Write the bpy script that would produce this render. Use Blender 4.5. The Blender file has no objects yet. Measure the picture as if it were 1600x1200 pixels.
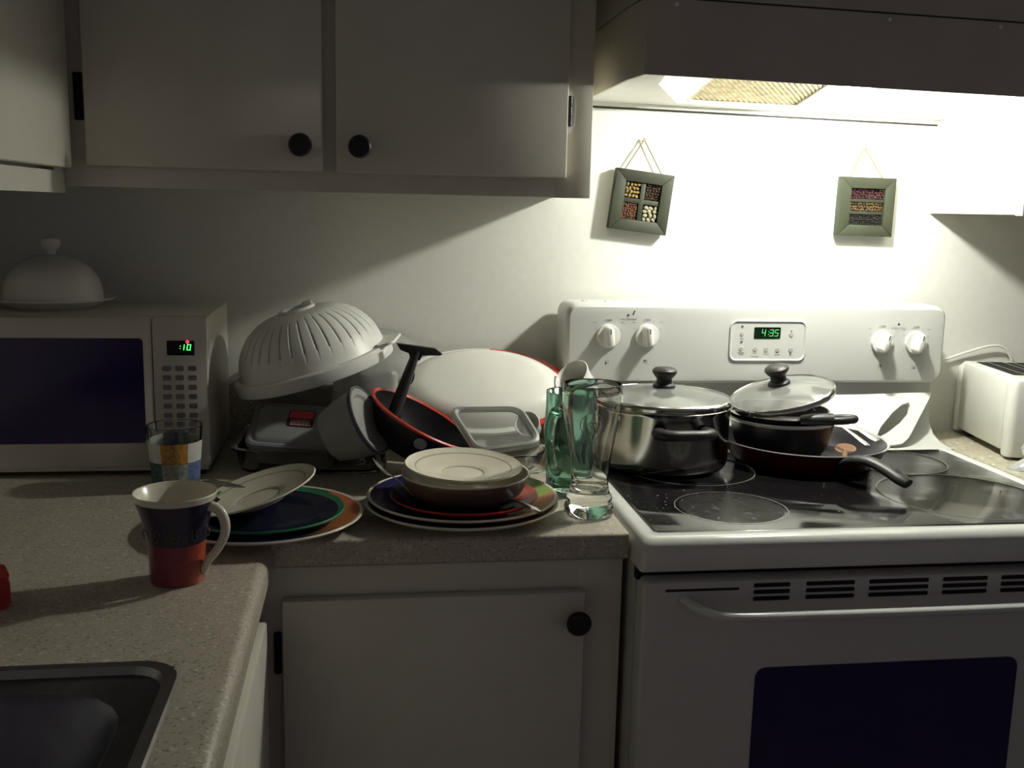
import bpy, bmesh, math, random
from mathutils import Vector, Matrix, Quaternion
PI = math.pi
R = math.radians
random.seed(7)
SC = bpy.context.scene
COL = SC.collection

# ------------------------------------------------------------------ camera, world, exposure
cam_d = bpy.data.cameras.new('camera')
cam = bpy.data.objects.new('camera', cam_d)
COL.objects.link(cam)
cam_d.sensor_width = 36.0
cam_d.lens = 1596.23 / 1600.0 * 36.0
cam_d.clip_start = 0.05
_yaw, _pit, _rol = 0.14669, 0.16997, -0.02221
_r = Vector((math.cos(_yaw), -math.sin(_yaw), 0))
_f = Vector((math.sin(_yaw) * math.cos(_pit), math.cos(_yaw) * math.cos(_pit), -math.sin(_pit)))
_u = _r.cross(_f)
_R = math.cos(_rol) * _r - math.sin(_rol) * _u
_U = math.sin(_rol) * _r + math.cos(_rol) * _u
M = Matrix((_R, _U, -_f)).transposed().to_4x4()
M.translation = Vector((-0.3736, -1.9775, 1.3571))
cam.matrix_world = M
SC.camera = cam

world = bpy.data.worlds.new('night_room')
SC.world = world
world.use_nodes = True
bg = world.node_tree.nodes['Background']
bg.inputs[0].default_value = (0.88, 0.77, 0.95, 1)
bg.inputs[1].default_value = 0.062
LAMP_STRENGTH = 600.0
SC.view_settings.view_transform = 'Standard'
SC.view_settings.look = 'None'
SC.view_settings.exposure = 0.5
SC.view_settings.gamma = 1.0
SC.view_settings.use_curve_mapping = False
SC.cycles.max_bounces = 14
SC.cycles.transmission_bounces = 14
SC.cycles.transparent_max_bounces = 16
SC.cycles.glossy_bounces = 6
SC.cycles.diffuse_bounces = 5
SC.cycles.sample_clamp_indirect = 6.0
SC.cycles.use_denoising = True

# ------------------------------------------------------------------ materials
def mat(name, col, rough=0.5, metal=0.0, var=0.08, scale=25.0, bump=0.0, trans=0.0, ior=1.45, spec=0.5,
        emit=0.0, col2=None, stretch=(1, 1, 1), coat=0.0, alpha=1.0, rvar=0.0):
    m = bpy.data.materials.new(name)
    m.use_nodes = True
    nt = m.node_tree
    N, L = nt.nodes, nt.links
    b = N['Principled BSDF']
    b.inputs['Roughness'].default_value = rough
    b.inputs['Metallic'].default_value = metal
    b.inputs['IOR'].default_value = ior
    b.inputs['Transmission Weight'].default_value = trans
    b.inputs['Specular IOR Level'].default_value = spec
    b.inputs['Coat Weight'].default_value = coat
    b.inputs['Alpha'].default_value = alpha
    c2 = col2 or tuple(max(0, c * (1 - var * 2)) for c in col)
    tc = N.new('ShaderNodeTexCoord')
    mp = N.new('ShaderNodeMapping'); mp.inputs['Scale'].default_value = stretch
    no = N.new('ShaderNodeTexNoise'); no.inputs['Scale'].default_value = scale; no.inputs['Detail'].default_value = 4
    rp = N.new('ShaderNodeValToRGB')
    rp.color_ramp.elements[0].position = 0.3; rp.color_ramp.elements[1].position = 0.7
    rp.color_ramp.elements[0].color = (*c2, 1); rp.color_ramp.elements[1].color = (*col, 1)
    L.new(tc.outputs['Object'], mp.inputs[0]); L.new(mp.outputs[0], no.inputs['Vector'])
    L.new(no.outputs[0], rp.inputs[0]); L.new(rp.outputs[0], b.inputs['Base Color'])
    if rvar:
        mr = N.new('ShaderNodeMapRange')
        mr.inputs['To Min'].default_value = max(0.02, rough - rvar); mr.inputs['To Max'].default_value = rough + rvar
        mr.inputs['From Min'].default_value = 0.3; mr.inputs['From Max'].default_value = 0.7
        L.new(no.outputs[0], mr.inputs[0]); L.new(mr.outputs[0], b.inputs['Roughness'])
    if bump:
        bp = N.new('ShaderNodeBump'); bp.inputs['Strength'].default_value = bump; bp.inputs['Distance'].default_value = 0.002
        L.new(no.outputs[0], bp.inputs['Height']); L.new(bp.outputs[0], b.inputs['Normal'])
    if emit:
        L.new(rp.outputs[0], b.inputs['Emission Color']); b.inputs['Emission Strength'].default_value = emit
    return m

def speckle(name, base, dark, light, rough=0.35, scale=260):
    m = mat(name, base, rough, var=0.06, scale=12)
    nt = m.node_tree; N, L = nt.nodes, nt.links
    b = N['Principled BSDF']
    src = b.inputs['Base Color'].links[0].from_socket
    tc = [n for n in N if n.type == 'TEX_COORD'][0]
    for i, (c, s, lo, hi) in enumerate(((dark, scale, 0.58, 0.66), (light, scale * 0.7, 0.6, 0.68))):
        no = N.new('ShaderNodeTexNoise'); no.inputs['Scale'].default_value = s; no.inputs['Detail'].default_value = 2
        L.new(tc.outputs['Object'], no.inputs['Vector'])
        mr = N.new('ShaderNodeMapRange'); mr.inputs['From Min'].default_value = lo; mr.inputs['From Max'].default_value = hi
        L.new(no.outputs[0], mr.inputs[0])
        mx = N.new('ShaderNodeMix'); mx.data_type = 'RGBA'
        L.new(mr.outputs[0], mx.inputs[0]); L.new(src, mx.inputs[6]); mx.inputs[7].default_value = (*c, 1)
        src = mx.outputs[2]
    L.new(src, b.inputs['Base Color'])
    return m

def sector(name, stops, rough=0.22, noise=0.10, spec=0.5):
    """painted ceramic: hand-brushed colours in sectors round the object's own axis"""
    m = mat(name, (1, 1, 1), rough, spec=spec)
    nt = m.node_tree; N, L = nt.nodes, nt.links
    b = N['Principled BSDF']
    tc = [n for n in N if n.type == 'TEX_COORD'][0]
    no = [n for n in N if n.type == 'TEX_NOISE'][0]; no.inputs['Scale'].default_value = 30
    sp = N.new('ShaderNodeSeparateXYZ'); L.new(tc.outputs['Object'], sp.inputs[0])
    at = N.new('ShaderNodeMath'); at.operation = 'ARCTAN2'
    L.new(sp.outputs[1], at.inputs[0]); L.new(sp.outputs[0], at.inputs[1])
    md = N.new('ShaderNodeMath'); md.operation = 'MULTIPLY_ADD'
    md.inputs[1].default_value = 1 / (2 * PI); md.inputs[2].default_value = 0.5
    L.new(at.outputs[0], md.inputs[0])
    ad = N.new('ShaderNodeMath'); ad.operation = 'MULTIPLY_ADD'; ad.inputs[1].default_value = noise
    L.new(no.outputs[0], ad.inputs[0]); L.new(md.outputs[0], ad.inputs[2])
    rp = N.new('ShaderNodeValToRGB'); cr = rp.color_ramp
    cr.interpolation = 'LINEAR'
    while len(cr.elements) > 1:
        cr.elements.remove(cr.elements[-1])
    cr.elements[0].position = stops[0][0]; cr.elements[0].color = (*stops[0][1], 1)
    for p, c in stops[1:]:
        e = cr.elements.new(p); e.color = (*c, 1)
    L.new(ad.outputs[0], rp.inputs[0]); L.new(rp.outputs[0], b.inputs['Base Color'])
    return m

MT = {}
MT['wall'] = mat('wall_paint', (0.78, 0.78, 0.72), 0.55, var=0.02, scale=60, bump=0.06)
MT['ceiling'] = mat('ceiling_paint', (0.75, 0.74, 0.70), 0.8, var=0.02)
MT['floor'] = mat('floor_vinyl', (0.22, 0.19, 0.15), 0.45, var=0.15, scale=8)
MT['cab'] = mat('cabinet_paint', (0.66, 0.63, 0.54), 0.38, var=0.03, scale=14, bump=0.03)
MT['cabin'] = mat('cabinet_inside', (0.25, 0.22, 0.17), 0.7)
MT['dknob'] = mat('dark_knob_paint', (0.012, 0.010, 0.014), 0.42)
MT['hinge'] = mat('black_hinge_iron', (0.012, 0.011, 0.012), 0.5, metal=0.3)
MT['chip'] = mat('bare_white_paint', (0.90, 0.90, 0.86), 0.6, var=0.05, scale=200)
MT['counter'] = speckle('beige_laminate', (0.46, 0.42, 0.34), (0.25, 0.21, 0.16), (0.62, 0.58, 0.50))
MT['counter_r'] = speckle('granite_laminate', (0.50, 0.47, 0.36), (0.22, 0.19, 0.13), (0.70, 0.67, 0.55), scale=120)
MT['white_en'] = mat('white_enamel', (0.60, 0.61, 0.575), 0.28, var=0.015, scale=10)
MT['white_en_gl'] = mat('glossy_white_enamel', (0.68, 0.69, 0.65), 0.16, var=0.015, scale=10)
MT['white_pl'] = mat('white_plastic', (0.78, 0.78, 0.73), 0.38, var=0.02)
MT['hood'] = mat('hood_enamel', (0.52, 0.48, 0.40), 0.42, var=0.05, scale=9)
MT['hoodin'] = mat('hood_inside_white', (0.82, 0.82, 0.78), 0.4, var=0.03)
MT['screw'] = mat('bright_screw', (0.7, 0.7, 0.68), 0.25, metal=1.0)
MT['filter'] = mat('greasy_filter_mesh', (0.52, 0.43, 0.24), 0.45, metal=0.6, var=0.25, scale=60, col2=(0.26, 0.21, 0.11))
MT['bulb'] = mat('lit_bulb', (1.0, 1.0, 0.91), 0.3, var=0.0, emit=LAMP_STRENGTH)
MT['ceram'] = mat('white_ceramic', (0.74, 0.73, 0.68), 0.2, var=0.02)
MT['mw'] = mat('microwave_shell', (0.56, 0.52, 0.46), 0.4, var=0.03, scale=12)
MT['dglass'] = mat('dark_tinted_window', (0.022, 0.015, 0.085), 0.12, var=0.1)
MT['key'] = mat('grey_key_pad', (0.22, 0.20, 0.22), 0.5)
MT['lcd'] = mat('dark_display', (0.004, 0.004, 0.012), 0.2)
MT['lcdg'] = mat('green_black_display', (0.004, 0.014, 0.006), 0.2)
MT['digit'] = mat('green_digit', (0.08, 1.0, 0.16), 0.4, var=0.0, emit=1.6)
MT['digit2'] = mat('dim_green_digit', (0.10, 0.42, 0.14), 0.4, var=0.0, emit=0.45)
MT['led'] = mat('red_indicator', (1.0, 0.05, 0.12), 0.4, var=0.0, emit=1.0)
MT['cooktop'] = mat('black_glass_ceramic', (0.006, 0.005, 0.007), 0.11, var=0.3, scale=14, rvar=0.07, spec=0.36, col2=(0.010, 0.010, 0.010))
MT['ring'] = mat('printed_burner_ring', (0.22, 0.22, 0.19), 0.35, var=0.25, scale=120)
MT['haze'] = mat('cleaning_haze', (0.022, 0.022, 0.019), 0.24, var=0.12, scale=60, rvar=0.06)
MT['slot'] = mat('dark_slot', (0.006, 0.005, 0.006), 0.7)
MT['print'] = mat('grey_print', (0.16, 0.16, 0.15), 0.6)
MT['pad'] = mat('grey_button', (0.44, 0.45, 0.40), 0.5)
MT['black'] = mat('black_handle_plastic', (0.020, 0.020, 0.020), 0.45, var=0.1)
MT['steel'] = mat('brushed_steel', (0.62, 0.61, 0.58), 0.16, metal=1.0, var=0.08, scale=30, stretch=(1, 1, 14))
MT['steel_b'] = mat('polished_steel', (0.72, 0.71, 0.68), 0.14, metal=1.0, var=0.05)
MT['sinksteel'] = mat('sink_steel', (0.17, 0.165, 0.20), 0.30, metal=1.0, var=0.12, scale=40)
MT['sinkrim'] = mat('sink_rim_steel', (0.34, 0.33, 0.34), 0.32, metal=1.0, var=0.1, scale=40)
MT['seam_shade'] = mat('painted_seam_shade', (0.035, 0.033, 0.026), 0.8)
MT['glass'] = mat('clear_glass', (0.96, 0.98, 0.96), 0.01, trans=1.0, ior=1.48, var=0.0)
MT['lidglass'] = mat('lid_glass', (0.84, 0.86, 0.82), 0.06, trans=0.86, ior=1.35, var=0.0)
MT['green'] = mat('green_glass', (0.60, 0.85, 0.74), 0.02, trans=1.0, ior=1.46, var=0.05)
MT['clearpl'] = mat('clear_plastic', (0.86, 0.88, 0.86), 0.10, trans=0.88, ior=1.3, var=0.03)
MT['frost'] = mat('frosted_plastic', (0.62, 0.63, 0.60), 0.34, trans=0.55, ior=1.3, var=0.06)
MT['greypl'] = mat('grey_clear_plastic', (0.42, 0.43, 0.44), 0.3, trans=0.45, ior=1.35, var=0.05)
MT['bluegrey'] = mat('blue_grey_rim_plastic', (0.11, 0.12, 0.165), 0.4, var=0.1)
MT['smoke'] = mat('smoky_plastic', (0.36, 0.32, 0.25), 0.4, trans=0.1, ior=1.35, var=0.15)
MT['panblk'] = mat('nonstick_black', (0.014, 0.012, 0.016), 0.35, var=0.2)
MT['panred'] = mat('dark_red_enamel', (0.10, 0.012, 0.016), 0.25, var=0.2, scale=40)
MT['redrim'] = mat('red_enamel_rim', (0.50, 0.045, 0.03), 0.22, var=0.12)
MT['rimsteel'] = mat('bright_rolled_rim', (0.86, 0.86, 0.82), 0.30, metal=0.75, var=0.03)
MT['platter'] = mat('white_platter_glaze', (0.82, 0.81, 0.74), 0.22, var=0.02)
MT['wood'] = mat('wooden_utensil', (0.25, 0.13, 0.065), 0.55, var=0.2, stretch=(1, 1, 8))
MT['board'] = mat('white_board_plastic', (0.84, 0.84, 0.80), 0.42, var=0.02)
MT['cream'] = mat('cream_glaze', (0.70, 0.66, 0.53), 0.2, var=0.04)
MT['creamd'] = mat('tan_glaze', (0.40, 0.37, 0.28), 0.25, var=0.06)
MT['bowlb'] = mat('brown_bowl_glaze', (0.17, 0.10, 0.075), 0.3, var=0.12)
MT['navy'] = mat('navy_glaze', (0.007, 0.008, 0.030), 0.18, var=0.2)
MT['teal'] = mat('teal_glaze', (0.03, 0.28, 0.36), 0.2, var=0.15)
MT['greenrim'] = mat('green_glaze', (0.035, 0.23, 0.11), 0.2, var=0.15)
MT['redglz'] = mat('red_glaze', (0.55, 0.035, 0.03), 0.2, var=0.15)
MT['side_r'] = sector('painted_red_lobes', [(0.0, (0.010, 0.010, 0.035)), (0.02, (0.45, 0.04, 0.04)), (0.06, (0.010, 0.010, 0.035)), (0.40, (0.010, 0.010, 0.03)), (0.42, (0.03, 0.24, 0.30)), (0.47, (0.02, 0.10, 0.14)), (0.50, (0.50, 0.04, 0.03)), (0.58, (0.45, 0.06, 0.03)), (0.60, (0.010, 0.010, 0.035)), (1, (0.010, 0.010, 0.035))], noise=0.06)
MT['mugtop'] = sector('mug_navy_bands', [(0.0, (0.028, 0.018, 0.05)), (0.3, (0.05, 0.03, 0.06)), (0.5, (0.018, 0.022, 0.05)), (0.8, (0.06, 0.035, 0.055)), (1, (0.028, 0.018, 0.05))], noise=0.3)
MT['mugbot'] = sector('mug_red_orange', [(0.0, (0.28, 0.05, 0.03)), (0.2, (0.17, 0.025, 0.05)), (0.42, (0.22, 0.03, 0.05)), (0.6, (0.40, 0.08, 0.03)), (0.8, (0.15, 0.02, 0.05)), (1, (0.28, 0.05, 0.03))], noise=0.25)
MT['mugmid'] = mat('mug_yellow_spiral', (0.16, 0.14, 0.09), 0.25, var=0.3, scale=80)
MT['dinner_l'] = sector('painted_plate_orange_navy', [(0.0, (0.02, 0.02, 0.06)), (0.38, (0.015, 0.02, 0.07)), (0.46, (0.42, 0.15, 0.05)), (0.66, (0.48, 0.15, 0.06)), (0.69, (0.03, 0.07, 0.05)), (1, (0.02, 0.02, 0.06))], noise=0.08)
MT['dinner_r'] = sector('painted_plate_green_orange', [(0.0, (0.02, 0.02, 0.07)), (0.30, (0.02, 0.02, 0.06)), (0.34, (0.40, 0.16, 0.06)), (0.52, (0.44, 0.15, 0.05)), (0.54, (0.26, 0.36, 0.07)), (0.66, (0.12, 0.25, 0.05)), (0.70, (0.02, 0.02, 0.06)), (1, (0.02, 0.02, 0.07))], noise=0.07)
MT['frame'] = mat('green_stained_wood', (0.030, 0.036, 0.018), 0.6, var=0.15, scale=20, stretch=(1, 8, 1), bump=0.2)
MT['frame_in'] = mat('dark_backing', (0.02, 0.022, 0.012), 0.8)
MT['twine'] = mat('twine', (0.26, 0.22, 0.09), 0.9)
MT['soy'] = mat('yellow_beans', (0.34, 0.24, 0.08), 0.4, var=0.2)
MT['coffee'] = mat('dark_brown_beans', (0.06, 0.035, 0.02), 0.35, var=0.3)
MT['pinto'] = mat('red_brown_beans', (0.19, 0.08, 0.045), 0.4, var=0.3)
MT['navyb'] = mat('pale_beans', (0.36, 0.34, 0.23), 0.4, var=0.1)
MT['kidney'] = mat('maroon_beans', (0.055, 0.018, 0.022), 0.35, var=0.3)
MT['mixed'] = mat('tan_seeds', (0.13, 0.08, 0.03), 0.5, var=0.4, scale=120)
MT['blackb'] = mat('black_seeds', (0.02, 0.02, 0.016), 0.4, var=0.3)
MT['redplastic'] = mat('red_sponge', (0.55, 0.05, 0.05), 0.8, var=0.25, scale=80, bump=0.4)
MT['labelred'] = mat('red_label', (0.72, 0.06, 0.09), 0.4, var=0.1)
MT['labelpale'] = mat('pale_label_print', (0.85, 0.48, 0.42), 0.5, var=0.1)
MT['labeldark'] = mat('dark_label_edge', (0.05, 0.015, 0.02), 0.5)
MT['pw'] = mat('printed_white', (0.62, 0.62, 0.56), 0.5, var=0.06)
MT['po'] = mat('printed_orange', (0.58, 0.28, 0.05), 0.5, var=0.3, scale=150)
MT['pg'] = mat('printed_green_grey', (0.42, 0.42, 0.38), 0.5, var=0.3, scale=150)
MT['pb'] = mat('printed_blue', (0.16, 0.22, 0.42), 0.5, var=0.3, scale=150)
MT['py'] = mat('printed_yellow_green', (0.40, 0.42, 0.14), 0.5, var=0.3, scale=200)
MT['pteal'] = mat('printed_dark_teal', (0.07, 0.17, 0.15), 0.5, var=0.3, scale=150)
MT['etch'] = mat('etched_white_print', (0.62, 0.66, 0.58), 0.6, var=0.1, alpha=0.6)
MT['toast'] = mat('toaster_white', (0.72, 0.72, 0.66), 0.35, var=0.02)
MT['bag'] = mat('crumpled_clear_bag', (0.80, 0.82, 0.80), 0.18, trans=0.55, ior=1.2, var=0.03)
MT['crumb'] = mat('pale_crumbs', (0.42, 0.42, 0.36), 0.8)

# ------------------------------------------------------------------ mesh helpers
def obj(name, bm, m, parent=None, smooth=True, kind=None, label=None):
    me = bpy.data.meshes.new(name)
    bmesh.ops.recalc_face_normals(bm, faces=bm.faces)
    bm.to_mesh(me); bm.free()
    for mm in (m if isinstance(m, (list, tuple)) else [m]):
        me.materials.append(MT[mm])
    if smooth:
        me.shade_smooth()
        me.set_sharp_from_angle(angle=R(38))
    o = bpy.data.objects.new(name, me)
    COL.objects.link(o)
    if parent: o.parent = parent
    if kind: o['kind'] = kind
    if label: o['label'] = label
    return o

def thing(name, label, cat, loc=(0, 0, 0), rot=None, group=None):
    o = bpy.data.objects.new(name, None); COL.objects.link(o)
    o.empty_display_size = 0.05
    o.location = loc
    if rot is not None:
        o.rotation_mode = 'QUATERNION'
        o.rotation_quaternion = rot
    o['label'] = label; o['category'] = cat
    if group: o['group'] = group
    return o

def tag(o, label, cat, group=None):
    o['label'] = label; o['category'] = cat
    if group: o['group'] = group
    return o

def struct(name, bm, m, label=None, smooth=True):
    return obj(name, bm, m, None, smooth, 'structure', label)

def axis(d, spin=0.0):
    q = Vector((0, 0, 1)).rotation_difference(Vector(d).normalized())
    return q @ Quaternion((0, 0, 1), spin)

def eul(x=0, y=0, z=0):
    return (Matrix.Rotation(R(z), 3, 'Z') @ Matrix.Rotation(R(y), 3, 'Y') @ Matrix.Rotation(R(x), 3, 'X')).to_quaternion()

def box(x0, x1, y0, y1, z0, z1, bev=0.0, seg=2, bm=None, mi=0):
    b2 = bmesh.new()
    bmesh.ops.create_cube(b2, size=1.0)
    for v in b2.verts:
        v.co = Vector(((x0 + x1) / 2 + v.co.x * (x1 - x0), (y0 + y1) / 2 + v.co.y * (y1 - y0), (z0 + z1) / 2 + v.co.z * (z1 - z0)))
    if bev:
        bmesh.ops.bevel(b2, geom=b2.edges[:], offset=bev, segments=seg, profile=0.5, affect='EDGES')
    for f in b2.faces: f.material_index = mi
    if bm is None: return b2
    join(bm, b2)
    return bm

def join(bm, b2, mtx=None):
    mp = {}
    for v in b2.verts:
        mp[v] = bm.verts.new(mtx @ v.co if mtx else v.co)
    for f in b2.faces:
        try:
            nf = bm.faces.new([mp[v] for v in f.verts]); nf.material_index = f.material_index
        except ValueError:
            pass
    b2.free()
    return bm

def lathe(prof, seg=56, mi=None, bm=None, drop=None):
    bm = bm or bmesh.new()
    rings = []
    for r, z in prof:
        if r < 1e-6:
            rings.append([bm.verts.new((0, 0, z))])
        else:
            rings.append([bm.verts.new((r * math.cos(2 * PI * k / seg), r * math.sin(2 * PI * k / seg), z)) for k in range(seg)])
    for i in range(len(rings) - 1):
        a, b = rings[i], rings[i + 1]
        for k in range(seg):
            if drop and drop(i, k): continue
            k2 = (k + 1) % seg
            if len(a) == 1 and len(b) == 1: continue
            if len(a) == 1: vs = [a[0], b[k2], b[k]]
            elif len(b) == 1: vs = [a[k], a[k2], b[0]]
            else: vs = [a[k], a[k2], b[k2], b[k]]
            f = bm.faces.new(vs)
            if mi: f.material_index = mi[i]
    return bm

def loft(loops, cap0=True, cap1=True, bm=None, mi=None):
    bm = bm or bmesh.new()
    rs = [[bm.verts.new(p) for p in lp] for lp in loops]
    n = len(rs[0])
    for i in range(len(rs) - 1):
        for k in range(n):
            f = bm.faces.new([rs[i][k], rs[i][(k + 1) % n], rs[i + 1][(k + 1) % n], rs[i + 1][k]])
            if mi: f.material_index = mi[i]
    if cap0: bm.faces.new(list(reversed(rs[0])))
    if cap1: bm.faces.new(rs[-1])
    return bm

def rrect(w, h, r, n=5):
    pts = []
    for cx, cy, a0 in ((w / 2 - r, h / 2 - r, 0), (-w / 2 + r, h / 2 - r, 90), (-w / 2 + r, -h / 2 + r, 180), (w / 2 - r, -h / 2 + r, 270)):
        for k in range(n + 1):
            a = R(a0 + 90 * k / n)
            pts.append((cx + r * math.cos(a), cy + r * math.sin(a)))
    return pts

def lp(w, h, r, z, n=5, dx=0, dy=0):
    return [(x + dx, y + dy, z) for x, y in rrect(w, h, r, n)]

def smooth_path(pts, n=6):
    P = [Vector(p) for p in pts]
    out = []
    for i in range(len(P) - 1):
        p0, p1, p2, p3 = P[max(i - 1, 0)], P[i], P[i + 1], P[min(i + 2, len(P) - 1)]
        for k in range(n):
            t = k / n
            out.append(0.5 * ((2 * p1) + (p2 - p0) * t + (2 * p0 - 5 * p1 + 4 * p2 - p3) * t * t + (3 * p1 - p0 - 3 * p2 + p3) * t ** 3))
    out.append(P[-1])
    return out

def interp(rad, n, m):
    if not isinstance(rad, (list, tuple)): return [rad] * n
    out = []
    for i in range(n):
        t = i / (n - 1) * (len(rad) - 1); k = min(int(t), len(rad) - 2)
        out.append(rad[k] + (rad[k + 1] - rad[k]) * (t - k))
    return out

def tube(pts, rad=0.003, seg=10, n=6, flat=1.0, up=None, bm=None, closed=False):
    """sweep an ellipse (rad wide, rad*flat thick along 'up') through a smoothed path"""
    bm = bm or bmesh.new()
    if closed:
        P = [Vector(p) for p in pts]
    else:
        P = smooth_path(pts, n) if n > 1 else [Vector(p) for p in pts]
    rr = interp(rad, len(P), None)
    rings = []
    upv = Vector(up) if up else None
    prev = None
    for i, p in enumerate(P):
        if closed: t = P[(i + 1) % len(P)] - P[i - 1]
        else: t = P[min(i + 1, len(P) - 1)] - P[max(i - 1, 0)]
        t.normalize()
        if upv is not None: nrm = upv - t * upv.dot(t)
        elif prev is None: nrm = t.orthogonal()
        else: nrm = prev - t * prev.dot(t)
        if nrm.length < 1e-6: nrm = t.orthogonal()
        nrm.normalize(); prev = nrm
        bn = t.cross(nrm)
        rings.append([bm.verts.new(p + bn * (rr[i] * math.cos(2 * PI * k / seg)) + nrm * (rr[i] * flat * math.sin(2 * PI * k / seg))) for k in range(seg)])
    m = len(rings)
    for i in range(m if closed else m - 1):
        a, b = rings[i], rings[(i + 1) % m]
        for k in range(seg):
            bm.faces.new([a[k], a[(k + 1) % seg], b[(k + 1) % seg], b[k]])
    if not closed:
        bm.faces.new(list(reversed(rings[0]))); bm.faces.new(rings[-1])
    return bm

def prism(outline, d0, d1, plane='xz', bev=0.0, seg=2, bm=None, hole=None):
    """polygon in a plane ('xz': (x,z) extruded in y; 'yz'; 'xy') extruded from d0 to d1"""
    def pt(a, b, d):
        return {'xz': (a, d, b), 'yz': (d, a, b), 'xy': (a, b, d)}[plane]
    b2 = bmesh.new()
    if hole is None:
        lo = [b2.verts.new(pt(a, b, d0)) for a, b in outline]
        hi = [b2.verts.new(pt(a, b, d1)) for a, b in outline]
        n = len(lo)
        b2.faces.new(lo); b2.faces.new(list(reversed(hi)))
        for k in range(n): b2.faces.new([lo[k], hi[k], hi[(k + 1) % n], lo[(k + 1) % n]])
    else:
        n = len(outline)  # outline and hole have the same vertex count
        L = [[b2.verts.new(pt(a, b, d)) for a, b in o] for o, d in ((outline, d0), (outline, d1), (hole, d1), (hole, d0))]
        for i in range(4):
            A, B = L[i], L[(i + 1) % 4]
            for k in range(n): b2.faces.new([A[k], A[(k + 1) % n], B[(k + 1) % n], B[k]])
    bmesh.ops.recalc_face_normals(b2, faces=b2.faces)
    if bev:
        es = [e for e in b2.edges if len(e.link_faces) == 2 and e.calc_face_angle(0) > 0.6]
        bmesh.ops.bevel(b2, geom=es, offset=bev, segments=seg, profile=0.5, affect='EDGES')
    if bm is None: return b2
    return join(bm, b2)

def xf(bm, mtx):
    bmesh.ops.transform(bm, matrix=mtx, verts=bm.verts)
    return bm

def text(name, body, size, m, parent, loc, rot=(PI / 2, 0, 0), depth=0.0002, align='CENTER'):
    cu = bpy.data.curves.new(name, 'FONT'); cu.body = body; cu.size = size; cu.extrude = depth; cu.align_x = align
    tmp = bpy.data.objects.new(name + '_tmp', cu)
    COL.objects.link(tmp)
    dg = bpy.context.evaluated_depsgraph_get()
    me = bpy.data.meshes.new_from_object(tmp.evaluated_get(dg))
    bpy.data.objects.remove(tmp); bpy.data.curves.remove(cu)
    me.materials.clear(); me.materials.append(MT[m])
    o = bpy.data.objects.new(name, me); COL.objects.link(o)
    o.location = loc; o.rotation_euler = rot
    if parent: o.parent = parent
    return o

SEG = {'0': 'abcdef', '1': 'bc', '3': 'abcdg', '4': 'bcfg', '5': 'acdfg'}
def digit(ch, x, z, y, w, h, t):
    """seven-segment digit standing in the xz plane, lower left corner x,z"""
    bm = bmesh.new()
    sl = 0.12
    def bar(x0, z0, x1, z1):
        bx = box(min(x0, x1) - t / 2, max(x0, x1) + t / 2, y - 0.0004, y, min(z0, z1) - t / 2, max(z0, z1) + t / 2)
        for v in bx.verts: v.co.x += (v.co.z - z) * sl
        join(bm, bx)
    pos = {'a': (x, z + h, x + w, z + h), 'd': (x, z, x + w, z), 'g': (x, z + h / 2, x + w, z + h / 2),
           'b': (x + w, z + h / 2, x + w, z + h), 'c': (x + w, z, x + w, z + h / 2),
           'f': (x, z + h / 2, x, z + h), 'e': (x, z, x, z + h / 2)}
    if ch == ':':
        for zz in (z + h * 0.28, z + h * 0.75): bar(x, zz - t * 0.1, x, zz + t * 0.1)
    else:
        for s in SEG[ch]: bar(*pos[s])
    return bm

CZ = 0.91          # worktop height

# ================================================================== THE SETTING
def plane_bm(pts):
    bm = bmesh.new(); bm.faces.new([bm.verts.new(p) for p in pts]); return bm
struct('floor', box(-1.13, 2.6, -3.6, 0.0, -0.05, 0.0), 'floor', 'dark vinyl kitchen floor')
struct('ceiling', box(-1.25, 2.6, -3.6, 0.1, 2.42, 2.5), 'ceiling', 'pale painted ceiling')
struct('wall_back', box(-1.25, 2.6, 0.0, 0.1, -0.05, 2.42), 'wall', 'cream painted wall behind the range')
struct('wall_left', box(-1.25, -1.13, -3.6, 0.0, -0.05, 2.42), 'wall', 'cream painted wall on the left')

# ================================================================== CABINETS
def knob(parent, x, y, z):
    k = obj('knob', xf(lathe([(0, 0), (0.008, 0), (0.007, 0.010), (0.012, 0.016), (0.0172, 0.020), (0.0178, 0.024), (0.0150, 0.028), (0, 0.0295)], 28),
                       Matrix.Translation((x, y, z)) @ Matrix.Rotation(PI / 2, 4, 'X')), 'dknob', parent)
    return k

def hinge(parent, x0, x1, y, z0, z1):
    bm = box(x0, x1, y - 0.004, y, z0, z1, 0.001)
    xm = (x0 + x1) / 2
    for k in range(3):
        a = z0 + (z1 - z0) * (0.03 + 0.33 * k); b = a + (z1 - z0) * 0.28
        join(bm, xf(lathe([(0, 0), (0.0038, 0), (0.0038, b - a), (0, b - a)], 10), Matrix.Translation((xm, y - 0.005, a))))
    return obj('hinge', bm, 'hinge', parent)

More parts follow.
